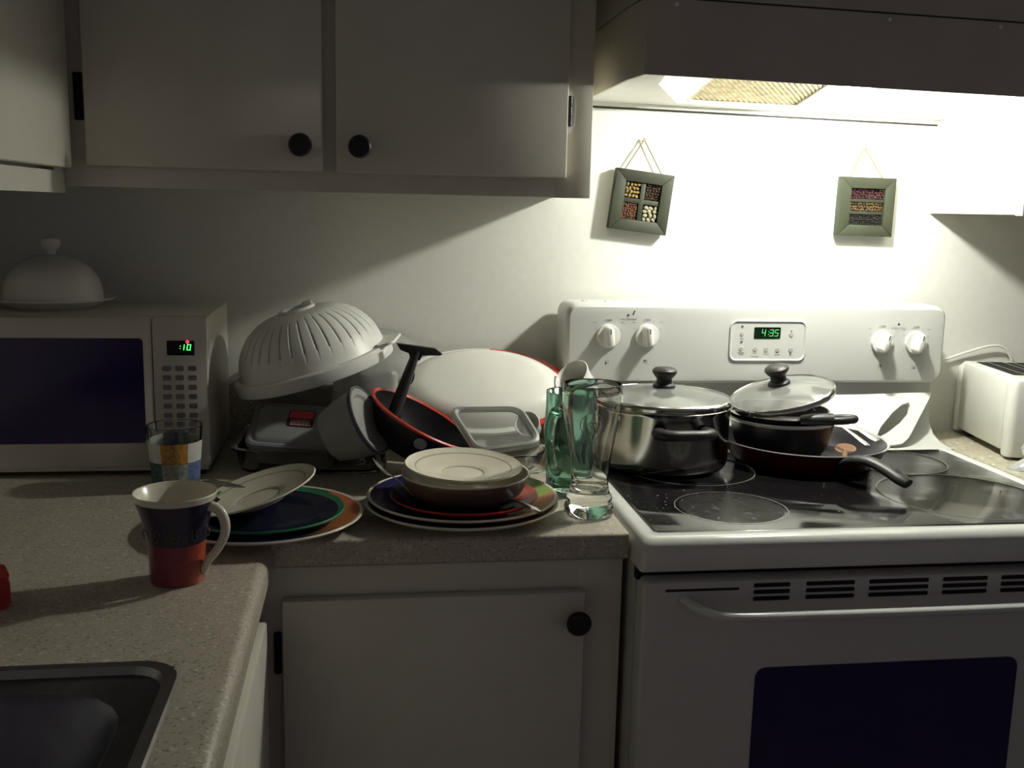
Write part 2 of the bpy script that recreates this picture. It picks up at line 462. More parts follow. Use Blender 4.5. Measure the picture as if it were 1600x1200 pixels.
# --- upper cabinet, back wall
UZ = 1.3764
c = thing('wall_cabinet', 'cream two-door wall cabinet with dark knobs above the dish pile', 'cabinet', (0, 0, 0))
bm = box(-0.82, -0.005, -0.285, -0.002, UZ + 0.006, 2.15)
obj('carcass', bm, 'cab', c)
fr = bmesh.new()
box(-0.8225, -0.787 + 0.012, -0.305, -0.285, UZ, 2.15, bm=fr)
box(-0.437, -0.413, -0.305, -0.285, UZ, 2.15, bm=fr)
box(-0.062, -0.004, -0.305, -0.285, UZ, 2.15, 0.001, bm=fr)
box(-0.80, -0.03, -0.3048, -0.285, UZ, UZ + 0.045, bm=fr)
obj('face_frame', fr, 'cab', c)
for x0, x1, kx, hx in ((-0.787, -0.435, -0.468, -0.798), (-0.415, -0.048, -0.378, -0.044)):
    d = obj('door', box(x0, x1, -0.325, -0.306, UZ + 0.031, 2.13, 0.003), 'cab', c)
    knob(d, kx, -0.325, 1.446)
hinge(c, -0.8045, -0.790, -0.306, 1.475, 1.545)
hinge(c, -0.0465, -0.0395, -0.306, 1.490, 1.538)
chip = [(-0.048, 1.478), (-0.040, 1.480), (-0.035, 1.492), (-0.0328, 1.510), (-0.034, 1.530), (-0.038, 1.542), (-0.048, 1.546)]
obj('chipped_paint', prism(chip, -0.3062, -0.3045), 'chip', c, label='patch of bare white where paint has chipped round the hinge')

# --- upper cabinet on the left wall (its front faces +x)
c = thing('wall_cabinet', 'cream wall cabinet on the left wall, seen edge-on at the frame edge', 'cabinet')
obj('carcass', box(-1.128, -0.8425, -1.25, -0.30, 1.372, 2.15), 'cab', c)
fr = bmesh.new()
box(-0.8425, -0.8235, -1.25, -0.3065, 1.366, 1.398, bm=fr)
box(-0.8425, -0.8240, -0.36, -0.3065, 1.398, 2.15, bm=fr)
box(-0.8425, -0.8240, -0.80, -0.74, 1.398, 2.15, bm=fr)
obj('face_frame', fr, 'cab', c)
obj('door', box(-0.8230, -0.806, -0.765, -0.328, 1.4025, 2.13, 0.003), 'cab', c)
obj('door', box(-0.8230, -0.806, -1.24, -0.775, 1.4025, 2.13, 0.003), 'cab', c)

# --- upper cabinet right of the hood
c = thing('wall_cabinet', 'cream wall cabinet right of the range hood, side brightly lit', 'cabinet')
obj('carcass', box(0.773, 1.55, -0.285, -0.002, 1.366, 2.15, 0.001), 'cab', c)
fr = bmesh.new()
box(0.7725, 0.83, -0.305, -0.285, 1.364, 2.15, 0.001, bm=fr)
box(0.83, 1.55, -0.3048, -0.285, 1.364, 1.41, bm=fr)
obj('face_frame', fr, 'cab', c)
d = obj('door', box(0.81, 1.16, -0.325, -0.306, 1.395, 2.13, 0.003), 'cab', c)
knob(d, 1.12, -0.325, 1.446)

# --- base cabinet under the dishes
c = thing('base_cabinet', 'cream base cabinet under the dishes, dark knob top right of its door', 'cabinet')
obj('carcass', box(-1.12, -0.008, -0.595, -0.01, 0.10, 0.871), 'cab', c)
fr = bmesh.new()
box(-0.514, -0.480, -0.615, -0.595, 0.10, 0.871, bm=fr)
box(-0.070, -0.006, -0.615, -0.595, 0.10, 0.871, 0.001, bm=fr)
box(-0.49, -0.04, -0.6148, -0.595, 0.81, 0.871, bm=fr)
box(-0.49, -0.04, -0.6148, -0.595, 0.10, 0.16, bm=fr)
obj('face_frame', fr, 'cab', c)
d = obj('door', box(-0.484, -0.063, -0.635, -0.616, 0.13, 0.8255, 0.003), 'cab', c)
knob(d, -0.0765, -0.635, 0.788)
hinge(c, -0.4965, -0.4865, -0.616, 0.715, 0.775)
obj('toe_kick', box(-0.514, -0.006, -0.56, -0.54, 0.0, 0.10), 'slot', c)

# --- sink base cabinet, front faces +x
c = thing('base_cabinet', 'cream sink base cabinet below the left worktop, front lit by the hood', 'cabinet')
fr = bmesh.new()
box(-0.535, -0.515, -2.3, -0.637, 0.10, 0.871, 0.001, bm=fr)
obj('face_frame', fr, 'cab', c)
obj('carcass', box(-1.125, -0.536, -2.3, -1.80, 0.10, 0.871), 'cab', c)
obj('door', box(-0.5145, -0.4975, -1.20, -0.70, 0.13, 0.8255, 0.003), 'cab', c)
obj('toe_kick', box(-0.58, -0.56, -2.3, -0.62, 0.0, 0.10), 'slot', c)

# ================================================================== WORKTOPS
def edge_profile(front, back, r, sgn):
    """cross-section (u, z): rounded nose at u=front"""
    pts = [(back, 0.872), (front + sgn * 0.004, 0.872), (front, 0.876)]
    for k in range(7):
        a = R(90 * k / 6)
        pts.append((front + sgn * (r - r * math.cos(a)), 0.91 - r + r * math.sin(a)))
    pts.append((back, 0.91))
    return pts
w = thing('worktop', 'speckled beige laminate L-shaped worktop holding the dishes and sink', 'worktop')
bm = prism(edge_profile(-0.635, -0.0, 0.006, 1), -1.13, -0.004, 'yz')
SX0, SX1, SY0, SY1 = -1.075, -0.556, -1.80, -1.005     # sink cut-out
prism(edge_profile(-0.4945, SX1, 0.014, -1), -2.3, -0.634, 'xz', bm=bm)
box(-1.13, SX1, SY1, -0.634, 0.872, 0.91, bm=bm)
box(-1.13, SX0, SY0, SY1, 0.872, 0.91, bm=bm)
box(-1.13, SX1, -2.3, SY0, 0.872, 0.91, bm=bm)
obj('counter', bm, 'counter', w)
obj('backsplash', box(-1.13, -0.004, -0.020, 0.0, 0.91, 1.022, 0.002), 'counter', w)

w = thing('worktop', 'mottled laminate worktop right of the range, under the toaster', 'worktop')
obj('counter', prism([(-0.635, 0.872), (-0.635, 0.904), (-0.629, 0.91), (-0.002, 0.91), (-0.002, 0.872)], 0.772, 2.0, 'yz'), 'counter_r', w)
obj('cabinet_side', box(0.772, 0.79, -0.60, -0.003, 0.0, 0.870), 'cab', w)

# ================================================================== SINK
s = thing('sink', 'dark steel kitchen sink sunk into the left worktop', 'sink', ((SX0 + SX1) / 2, (SY0 + SY1) / 2, CZ))
W_, H_ = SX1 - SX0, SY1 - SY0
loops = [lp(W_ + 0.018, H_ + 0.018, 0.040, 0.0005), lp(W_ + 0.014, H_ + 0.014, 0.040, 0.0035), lp(W_ - 0.008, H_ - 0.008, 0.036, 0.0035),
         lp(W_ - 0.014, H_ - 0.014, 0.034, -0.004)]
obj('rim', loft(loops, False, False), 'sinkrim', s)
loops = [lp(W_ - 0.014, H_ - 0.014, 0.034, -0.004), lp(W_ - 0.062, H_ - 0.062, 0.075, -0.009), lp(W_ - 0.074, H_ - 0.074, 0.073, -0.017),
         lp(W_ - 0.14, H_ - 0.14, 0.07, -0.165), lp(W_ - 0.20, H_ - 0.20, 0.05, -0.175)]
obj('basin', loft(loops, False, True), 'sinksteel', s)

# ================================================================== RANGE HOOD
HZ = 1.5445
h = thing('range_hood', 'dark range hood with lit lamp over the stove', 'hood', (0, 0, 0.0105), eul(0, 0.95, 0))
def hood_outline(ins=0.0):
    return [(0.0 + ins, -0.0015 - ins), (0.0 + ins, -0.400 - ins * 0.2), (0.008 + ins * 0.8, -0.475 + ins), (0.758 - ins * 0.8, -0.475 + ins), (0.766 - ins, -0.400 - ins * 0.2), (0.766 - ins, -0.0015 - ins)]
oo = hood_outline()
io = hood_outline(0.004)
bm = bmesh.new()
top = 1.80
L1 = [(x, y, HZ) for x, y in oo]; L2 = [(x, y, 1.652) for x, y in oo]
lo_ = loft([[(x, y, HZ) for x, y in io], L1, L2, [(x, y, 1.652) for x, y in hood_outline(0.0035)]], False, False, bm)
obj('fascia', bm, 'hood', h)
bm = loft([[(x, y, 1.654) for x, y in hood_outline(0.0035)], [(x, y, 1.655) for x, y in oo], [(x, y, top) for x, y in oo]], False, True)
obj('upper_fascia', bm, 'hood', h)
obj('seam', loft([[(x, y, 1.650) for x, y in hood_outline(0.003)], [(x, y, 1.657) for x, y in hood_outline(0.003)]]), 'slot', h)
# underside: white pan with a recessed bay
bm = bmesh.new()
fl = 0.008
V = [[(x, y, HZ + 0.0005) for x, y in hood_outline(0.004)], [(x, y, HZ + 0.0085) for x, y in hood_outline(0.005)]]
loft(V, False, False, bm)
ring_o = hood_outline(0.005)
hole = [(0.19, -0.045), (0.08, -0.30), (0.05, -0.455), (0.72, -0.455), (0.74, -0.30), (0.74, -0.045)]
loft([[(x, y, HZ + 0.0085) for x, y in ring_o], [(x, y, HZ + 0.0090) for x, y in hole], [(0.385 + (x - 0.385) * 0.94, -0.28 + (y + 0.28) * 0.94, HZ + 0.080) for x, y in hole]], False, True, bm)
obj('underside', bm, 'hoodin', h)
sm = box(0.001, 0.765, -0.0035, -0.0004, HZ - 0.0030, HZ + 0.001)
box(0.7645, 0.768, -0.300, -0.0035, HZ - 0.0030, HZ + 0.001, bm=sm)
obj('seam_shade_line', sm, 'seam_shade', h)  # added dark strip drawing the gap shadow along wall and right cabinet
# grease filter: frame and woven mesh
FM = Matrix.Translation((0.288, -0.262, HZ + 0.032)) @ Matrix.Rotation(R(-10.0), 4, 'X')
f = obj('grease_filter', xf(prism(rrect(0.215, 0.285, 0.012), -0.003, 0.003, 'xy', hole=rrect(0.204, 0.274, 0.010)), FM), 'hoodin', h)
bm = bmesh.new()
n = 40
vs = [[bm.verts.new(FM @ Vector((-0.1025 + 0.205 * i / n, -0.1375 + 0.275 * j / n, -0.001 + (0.0022 if (i + j) % 2 else 0)))) for j in range(n + 1)] for i in range(n + 1)]
for i in range(n):
    for j in range(n):
        bm.faces.new([vs[i][j], vs[i + 1][j], vs[i + 1][j + 1], vs[i][j + 1]])
obj('filter_mesh', bm, 'filter', f, smooth=False)
lam = obj('lamp_socket', xf(lathe([(0, 0.052), (0.020, 0.052), (0.022, 0.030), (0.017, 0.028), (0, 0.028)], 24), Matrix.Translation((0.425, -0.304, 1.569))), 'ceram', h)
obj('bulb', xf(lathe([(0, -0.006), (0.010, -0.005), (0.019, 0.0), (0.025, 0.009), (0.0265, 0.018), (0.024, 0.027), (0.015, 0.036), (0, 0.036)], 28), Matrix.Translation((0.425, -0.304, 1.562))), 'bulb', lam)
for x in (0.05, 0.38, 0.56, 0.72):
    obj('screw', xf(lathe([(0, 0), (0.003, 0), (0.0028, 0.0015), (0, 0.002)], 12), Matrix.Translation((x, -0.475, 1.6445)) @ Matrix.Rotation(PI / 2, 4, 'X')), 'chip', h)

# ================================================================== RANGE
st = thing('range', 'white electric range with black glass cooktop and backguard clock', 'stove', (0, 0, 0))
obj('body', box(0.004, 0.758, -0.650, -0.02, 0.06, 0.880), 'white_en', st)
# cooktop frame: raised white border round the black glass
W0, W1, Y0, Y1 = 0.0, 0.762, -0.692, -0.085
gx0, gx1, gy0, gy1 = 0.028, 0.732, -0.652, -0.192
def rect(x0, x1, y0, y1, z): return [(x0, y0, z), (x1, y0, z), (x1, y1, z), (x0, y1, z)]
def rl(x0, x1, y0, y1, r, z, n=5):
    return [((x0 + x1) / 2 + x, (y0 + y1) / 2 + y, z) for x, y in rrect(x1 - x0, y1 - y0, r, n)]
bm = loft([rl(W0, W1, Y0 + 0.004, Y1, 0.006, 0.872), rl(W0, W1, Y0, Y1, 0.008, 0.878), rl(W0, W1, Y0, Y1, 0.010, 0.896),
           rl(W0 + 0.002, W1 - 0.002, Y0 + 0.003, Y1, 0.012, 0.908), rl(W0 + 0.007, W1 - 0.007, Y0 + 0.010, Y1 - 0.004, 0.014, 0.9155),
           rl(W0 + 0.014, W1 - 0.014, Y0 + 0.020, Y1 - 0.01, 0.012, 0.9175),
           rl(gx0 - 0.002, gx1 + 0.002, gy0 - 0.002, gy1 + 0.002, 0.012, 0.9165), rl(gx0 + 0.001, gx1 - 0.001, gy0 + 0.001, gy1 - 0.001, 0.010, 0.9145)], True, False)
obj('cooktop_frame', bm, 'white_en_gl', st)
gl = obj('glass_top', loft([rl(gx0, gx1, gy0, gy1, 0.011, 0.910), rl(gx0, gx1, gy0, gy1, 0.011, 0.9155), rl(gx0 + 0.001, gx1 - 0.001, gy0 + 0.001, gy1 - 0.001, 0.010, 0.916)]), 'cooktop', st)
def ringmesh(cx, cy, r, w):
    return xf(lathe([(r - w, 0), (r - w, 0.00025), (r, 0.00025), (r, 0)], 80), Matrix.Translation((cx, cy, 0.916)))
for cx, cy, r in ((0.180, -0.540, 0.086), (0.190, -0.305, 0.113), (0.588, -0.275, 0.093), (0.585, -0.500, 0.132)):
    obj('burner_ring', ringmesh(cx, cy, r, 0.0016), 'ring', gl)
obj('burner_haze', xf(lathe([(0, 0.0002), (0.079, 0.0002), (0.079, 0)], 60), Matrix.Translation((0.180, -0.540, 0.916))), 'haze', gl, label='hazy worn disc inside the front left burner ring')
bm = bmesh.new()
for k in range(46):
    x = random.uniform(0.04, 0.7); y = random.uniform(-0.645, -0.40); s_ = random.uniform(0.0004, 0.0012)
    if random.random() < 0.5: x = random.uniform(0.035, 0.16); y = random.uniform(-0.645, -0.46)
    b2 = bmesh.new(); bmesh.ops.create_icosphere(b2, subdivisions=1, radius=s_)
    join(bm, b2, Matrix.Translation((x, y, 0.916 + s_ * 0.4)) @ Matrix.Diagonal((1.4, 1, 0.6, 1)))
obj('crumbs', bm, 'crumb', gl, kind='stuff', label='pale crumbs scattered on the black glass')
# curved riser behind the glass and the backguard
prof = [(-0.10, 0.9165), (-0.192, 0.9168), (-0.150, 0.921), (-0.122, 0.932), (-0.104, 0.952), (-0.096, 0.980), (-0.094, 1.040), (-0.03, 1.040), (-0.03, 0.9165)]
obj('riser', prism(prof, 0.008, 0.754, 'yz'), 'white_en', st)
bgx0, bgx1, bz0, bz1 = 0.0, 0.762, 1.034, 1.187
cx_, cz_ = (bgx0 + bgx1) / 2, (bz0 + bz1) / 2
def bl(w, hgt, r, y, n=7): return [(cx_ + x, y, cz_ + z) for x, z in rrect(w, hgt, r, n)]
Wb, Hb = bgx1 - bgx0, bz1 - bz0
bm = loft([bl(Wb - 0.004, Hb - 0.004, 0.022, -0.022), bl(Wb, Hb, 0.024, -0.040), bl(Wb, Hb, 0.024, -0.108), bl(Wb - 0.004, Hb - 0.004, 0.022, -0.117), bl(Wb - 0.014, Hb - 0.014, 0.018, -0.1225), bl(Wb - 0.026, Hb - 0.026, 0.014, -0.1232)])
bgo = obj('backguard', bm, 'white_en', st)
YP = -0.1232
# control panel, sunk in a frame
px0, px1, pz0, pz1 = 0.317, 0.471, 1.078, 1.158
pcx, pcz = (px0 + px1) / 2, (pz0 + pz1) / 2
def pl(w, hgt, r, y): return [(pcx + x, y, pcz + z) for x, z in rrect(w, hgt, r, 6)]
w_, h_ = px1 - px0, pz1 - pz0
obj('panel_frame', loft([pl(w_, h_, 0.014, YP + 0.001), pl(w_ - 0.001, h_ - 0.001, 0.014, YP - 0.0022), pl(w_ - 0.005, h_ - 0.005, 0.012, YP - 0.0028), pl(w_ - 0.009, h_ - 0.009, 0.010, YP - 0.0014), pl(w_ - 0.010, h_ - 0.010, 0.010, YP - 0.0008)], False, True), 'white_en', bgo)
PP = YP - 0.0009
dp = obj('display', prism([(0.3655 + x + 0.0265, 1.1333 + z) for x, z in rrect(0.053, 0.022, 0.002)], PP - 0.0006, PP), 'lcdg', bgo)
for ch, x in (('4', 0.3805), (':', 0.3935), ('3', 0.3965), ('5', 0.4065)):
    obj('colon' if ch == ':' else 'digit', digit(ch, x, 1.1275, PP - 0.0007, 0.0062, 0.0118, 0.0014), 'digit2', dp)
def pad(x, z, r, m='pad', nm='button', yy=None):
    return obj(nm, xf(lathe([(0, 0.0008), (r * 0.85, 0.0008), (r, 0), ], 18), Matrix.Translation((x, PP if yy is None else yy, z)) @ Matrix.Rotation(PI / 2, 4, 'X')), m, bgo)
for x, z in ((0.3415, 1.1315), (0.3415, 1.103), (0.369, 1.1020), (0.3915, 1.1010), (0.4145, 1.1002), (0.4410, 1.1005), (0.4405, 1.1300)):
    pad(x, z, 0.0047)
for x, z in ((0.3415, 1.1455), (0.3415, 1.1160)): pad(x, z, 0.0026, 'print', 'indicator')
for x, z in ((0.4405, 1.1365), (0.4410, 1.0930)): pad(x, z, 0.0018, 'print', 'indicator')
bm = bmesh.new()
for x, z, w in ((0.3415, 1.0955, 0.013), (0.3415, 1.0925, 0.009), (0.369, 1.0950, 0.008), (0.369, 1.0885, 0.015), (0.3915, 1.0930, 0.012), (0.4145, 1.0920, 0.012), (0.3415, 1.1230, 0.008)):
    box(x - w / 2, x + w / 2, PP - 0.0003, PP, z - 0.0008, z + 0.0008, bm=bm)
obj('panel_captions', bm, 'pad', bgo, kind='stuff')
# four burner knobs
for x, z, a in ((0.080, 1.126, -4), (0.155, 1.127, -4), (0.627, 1.117, 14), (0.698, 1.116, 10)):
    k = obj('control_knob', xf(lathe([(0, 0.006), (0.0215, 0.006), (0.0225, 0.003), (0.0225, 0.0), (0, 0)], 40), Matrix.Translation((x, YP, z)) @ Matrix.Rotation(PI / 2, 4, 'X')), 'white_pl', bgo)
    g = loft([lp(0.021, 0.040, 0.0100, 0.004, 4), lp(0.0175, 0.039, 0.0085, 0.016, 4), lp(0.011, 0.036, 0.0054, 0.025, 4), lp(0.008, 0.032, 0.0038, 0.0262, 4)])
    m4 = Matrix.Translation((x, YP, z)) @ Matrix.Rotation(R(a), 4, 'Y') @ Matrix.Rotation(PI / 2, 4, 'X')
    obj('grip', xf(g, m4), 'white_pl', k)
    obj('pointer_line', xf(box(-0.0009, 0.0009, 0.006, 0.0155, 0.0258, 0.0265), m4), 'slot', k)
    bm = bmesh.new()
    for q in range(8):
        t = R(150 - q * 42) if q < 8 else 0
        dx, dz = 0.0285 * math.cos(t), 0.0285 * math.sin(t)
        if abs(dx) < 0.004 and dz > 0: continue
        box(x + dx - 0.0008, x + dx + 0.0008, YP - 0.0003, YP, z + dz - 0.0012, z + dz + 0.0012, bm=bm)
    for sx in (-1, 1): box(x + sx * 0.0265 - 0.0035, x + sx * 0.0265 + 0.0035, YP - 0.0003, YP, z + 0.0248, z + 0.0264, bm=bm)
    for dx, dz in ((-0.002, -0.047), (0.002, -0.047), (-0.002, -0.051), (0.002, -0.051)):
        box(x + dx - 0.0014, x + dx + 0.0014, YP - 0.0003, YP, z + dz - 0.0014, z + dz + 0.0014, bm=bm)
    obj('dial_marks', bm, 'pad', bgo, kind='stuff')
    text('dial_print', 'OFF', 0.0075, 'print', bgo, (x, YP - 0.0001, z + 0.0265))
for x, z, dx, dz in ((0.080, 1.126, -0.002, -0.051), (0.155, 1.127, -0.002, -0.047), (0.627, 1.117, 0.002, -0.047), (0.698, 1.116, 0.002, -0.051)):
    pad(x + dx, z + dz, 0.0016, 'slot', 'burner_dot', YP)
pad(0.1175, 1.1655, 0.0020, 'slot', 'indicator', YP); pad(0.660, 1.1515, 0.0020, 'slot', 'indicator', YP)
obj('scuff', xf(box(-0.0011, 0.0011, -0.0004, 0, -0.0045, 0.0045, 0.0003), Matrix.Translation((0.1280, YP, 1.170)) @ Matrix.Rotation(R(24), 4, 'Y')), 'slot', bgo, label='black scuff mark')
text('panel_print', 'HOT SURFACE', 0.0048, 'pad', bgo, (0.1185, YP - 0.0001, 1.1565))
text('panel_print', 'HOT SURFACE', 0.0048, 'pad', bgo, (0.660, YP - 0.0001, 1.1425))
bm = bmesh.new()
for x, y, w in ((0.040, -0.075, 0.004), (0.046, -0.080, 0.003), (0.083, -0.078, 0.004), (0.105, -0.06, 0.002)):
    b2 = bmesh.new(); bmesh.ops.create_icosphere(b2, subdivisions=1, radius=w * 0.5)
    join(bm, b2, Matrix.Translation((x, y, 1.1875)) @ Matrix.Diagonal((1.6, 1, 0.5, 1)))
obj('crumbs', bm, 'creamd', bgo, kind='stuff')
# front: recess under the lip, vent panel, door
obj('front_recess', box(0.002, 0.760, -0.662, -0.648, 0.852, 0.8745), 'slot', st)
dr = obj('oven_door', loft([[(0.381 + x, -0.655, 0.4985 + z) for x, z in rrect(0.752, 0.719, 0.010)], [(0.381 + x, -0.684, 0.4985 + z) for x, z in rrect(0.752, 0.719, 0.010)], [(0.381 + x, -0.6885, 0.4985 + z) for x, z in rrect(0.744, 0.714, 0.006)]]), 'white_en', st)
obj('window', prism([(0.375 + x, 0.570 + z) for x, z in rrect(0.404, 0.312, 0.016)], -0.6893, -0.684), 'dglass', dr)
for row in range(3):
    z = 0.8485 - row * 0.0098
    segs = [(0.163, 0.216), (0.240, 0.312), (0.334, 0.424), (0.446, 0.515), (0.537, 0.60)]
    if row == 0: segs = [(0.036, 0.142)] + segs
    for a, b in segs:
        zz = z - 0.004 if b < 0.15 else z
        obj('vent_slot', prism([((a + b) / 2 + x, zz + q) for x, q in rrect(b - a, 0.0060 if b > 0.15 else 0.0034, 0.0016, 3)], -0.6892, -0.684), 'slot', dr)
hd = [(0.064, -0.688, 0.832), (0.072, -0.705, 0.829), (0.090, -0.722, 0.824), (0.125, -0.731, 0.821), (0.25, -0.735, 0.821), (0.381, -0.736, 0.821), (0.51, -0.735, 0.821), (0.637, -0.731, 0.821), (0.672, -0.722, 0.824), (0.690, -0.705, 0.829), (0.698, -0.688, 0.832)]
obj('handle', tube(hd, 0.0085, 12, 5, flat=0.75, up=(0, 0, 1)), 'white_en_gl', dr)
obj('drawer', box(0.006, 0.756, -0.684, -0.652, 0.04, 0.134, 0.004), 'white_en', st)

# ================================================================== BEAN PICTURES
def beans(m, x0, x1, z0, z1, size, n, parent, y=-0.0165, nm='beans', lab=None):
    bm = bmesh.new()
    px_, pz_ = size * 2.25, size * 1.95
    nx, nz = max(1, round((x1 - x0) / px_)), max(1, round((z1 - z0) / pz_))
    for i in range(nx):
        for j in range(nz):
            b2 = bmesh.new(); bmesh.ops.create_icosphere(b2, subdivisions=1, radius=size * 1.16)
            bx = x0 + (i + 0.35 + 0.3 * (j % 2)) * (x1 - x0) / nx + random.uniform(-0.25, 0.25) * size
            bz = z0 + (j + 0.5) * (z1 - z0) / nz + random.uniform(-0.25, 0.25) * size
            join(bm, b2, Matrix.Translation((min(max(bx, x0 + size), x1 - size), y + random.uniform(-0.0015, 0.001), min(max(bz, z0 + size * 0.8), z1 - size * 0.8)))
                 @ Matrix.Rotation(random.uniform(0, PI), 4, 'Y') @ Matrix.Diagonal((1.15, 0.8, 0.85, 1)))
    obj(nm, bm, m, parent, kind='stuff', label=lab)

def picture(label, x, z, ang, four):
    t = thing('bean_picture', label, 'picture', (x, -0.001, z), eul(0, ang, 0), 'bean pictures on the wall behind the range')
    S, I = 0.116, 0.072
    bm = bmesh.new()
    # four mitred bars
    for k in range(4):
        a = k * PI / 2
        o, i = S / 2, I / 2
        out = [(-o, -o), (o, -o), (i, -i), (-i, -i)]
        pts = [(p * math.cos(a) - q * math.sin(a), p * math.sin(a) + q * math.cos(a)) for p, q in out]
        obj('frame_bar', prism(pts, -0.024, -0.004, 'xz', 0.0012), 'frame', t)
    obj('backing', box(-I / 2 - 0.004, I / 2 + 0.004, -0.012, -0.004, -I / 2 - 0.004, I / 2 + 0.004), 'frame_in', t)
    g = I / 2
    if four:
        obj('divider', box(-0.0045, 0.0045, -0.0205, -0.012, -g, g, 0.0008), 'frame', t)
        obj('divider', box(-g, g, -0.0203, -0.012, -0.0045, 0.0045, 0.0008), 'frame', t)
        d = 0.0055
        beans('soy', -g + 0.001, -d, d, g - 0.002, 0.0033, 90, t, lab='round yellow beans')
        beans('coffee', d, g, d, g, 0.0026, 130, t, lab='dark brown beans')
        beans('pinto', -g, -d, -g, -d, 0.0023, 170, t, lab='small red-brown beans')
        beans('navyb', d, g, -g, -d, 0.0043, 46, t, lab='large pale beans')
    else:
        for q in (-1, 1): obj('divider', box(-g, g, -0.0205, -0.012, q * g / 3 - 0.003, q * g / 3 + 0.003, 0.0008), 'frame_in', t)
        e = 0.0035
        beans('kidney', -g, g, g / 3 + e, g, 0.0028, 190, t, lab='maroon beans')
        beans('mixed', -g, g, -g / 3 + e, g / 3 - e, 0.0026, 210, t, lab='tan and brown seeds')
        beans('blackb', -g, g, -g, -g / 3 - e, 0.0020, 300, t, lab='tiny black seeds')
    tw = 0.0013
    nail = Vector((0.0, -0.006, 0.118))
    if ang: nail.x = -0.009; nail.z = 0.119
    s = tube([(-0.040 if four else -0.036, -0.010, S / 2 - 0.002), (nail.x - 0.002, -0.008, nail.z - 0.004), (nail.x, -0.008, nail.z), (nail.x + 0.002, -0.008, nail.z - 0.004), (0.036, -0.010, S / 2 - 0.002)], tw, 6, 5)
    obj('twine', s, 'twine', t)
    obj('nail', xf(lathe([(0, 0), (0.0012, 0), (0.0012, 0.010), (0.0026, 0.010), (0.0026, 0.0115), (0, 0.0115)], 10), Matrix.Translation((nail.x, 0.001, nail.z - 0.002)) @ Matrix.Rotation(PI / 2, 4, 'X')), 'creamd', t)
picture('small crooked green-framed picture with four squares of beans', 0.161, 1.3755, 6.5, True)
picture('small straight green-framed picture with three rows of dark seeds', 0.6255, 1.376, 0.8, False)

# ================================================================== MICROWAVE
mw = thing('microwave', 'pale countertop microwave with dark window in the left corner', 'microwave', (0, 0, 0))
mx0, mx1, my0, my1, mz0, mz1 = -1.085, -0.624, -0.282, -0.022, 0.924, 1.174
obj('shell', box(mx0, mx1, my0 + 0.022, my1, mz0, mz1, 0.004), 'mw', mw)
dr = obj('door', box(mx0, -0.7105, my0, my0 + 0.0215, mz0 + 0.002, mz1 - 0.002, 0.003), 'mw', mw)
obj('window', prism([(-0.905 + x, 1.053 + z) for x, z in rrect(0.362, 0.172, 0.006)], my0 - 0.0008, my0 + 0.004), 'dglass', dr)
cp = obj('control_panel', box(-0.7095, mx1, my0, my0 + 0.0215, mz0 + 0.002, mz1 - 0.002, 0.003), 'mw', mw)
d = obj('display', prism([(-0.6655 + x, 1.1235 + z) for x, z in rrect(0.043, 0.024, 0.002)], my0 - 0.0008, my0 + 0.002), 'lcd', cp)
for ch, x, w in ((':', -0.6665, 0.005), ('1', -0.6655, 0.005), ('0', -0.6555, 0.0050)):
    obj('colon' if ch == ':' else 'digit', digit(ch, x, 1.1205, my0 - 0.0009, w, 0.0085, 0.0011), 'digit', d)
obj('indicator', xf(lathe([(0, 0.0008), (0.0026, 0.0008), (0.003, 0)], 14), Matrix.Translation((-0.6545, my0 - 0.0006, 1.1335)) @ Matrix.Rotation(PI / 2, 4, 'X')), 'led', d)
for r_ in range(8):
    for c_ in range(3):
        x = -0.6885 + c_ * 0.0200; z = 1.090 - r_ * 0.0155
        obj('key', prism([(x + p, z + q) for p, q in rrect(0.0135, 0.0085, 0.002, 2)], my0 - 0.0005, my0 + 0.001), 'key', cp)
obj('base_strip', box(mx0 + 0.004, mx1 - 0.004, my0 + 0.004, my1, mz0 - 0.004, mz0 + 0.002), 'mw', mw)
for x in (-1.06, -0.645):
    for y in (-0.26, -0.05):
        obj('foot', xf(lathe([(0, 0), (0.010, 0), (0.011, 0.012), (0, 0.012)], 16), Matrix.Translation((x, y, 0.910))), 'black', mw)

# cheese dome standing on the microwave
t = thing('cake_dome', 'white domed dish cover with round knob on top of the microwave', 'dish', (-0.898, -0.135, 1.174))
obj('plate', lathe([(0, 0), (0.070, 0), (0.074, 0.003), (0.096, 0.013), (0.1005, 0.015), (0.099, 0.0175), (0.094, 0.0165), (0.082, 0.008), (0, 0.008)], 56), 'ceram', t)
d = obj('dome', lathe([(0.079, 0.0085), (0.081, 0.014), (0.080, 0.028), (0.075, 0.048), (0.064, 0.066), (0.046, 0.080), (0.026, 0.088), (0.010, 0.090), (0, 0.090)], 56), 'ceram', t)
obj('knob', lathe([(0, 0.088), (0.008, 0.088), (0.0075, 0.094), (0.013, 0.100), (0.0165, 0.108), (0.0145, 0.116), (0.007, 0.121), (0, 0.122)], 32), 'ceram', d)

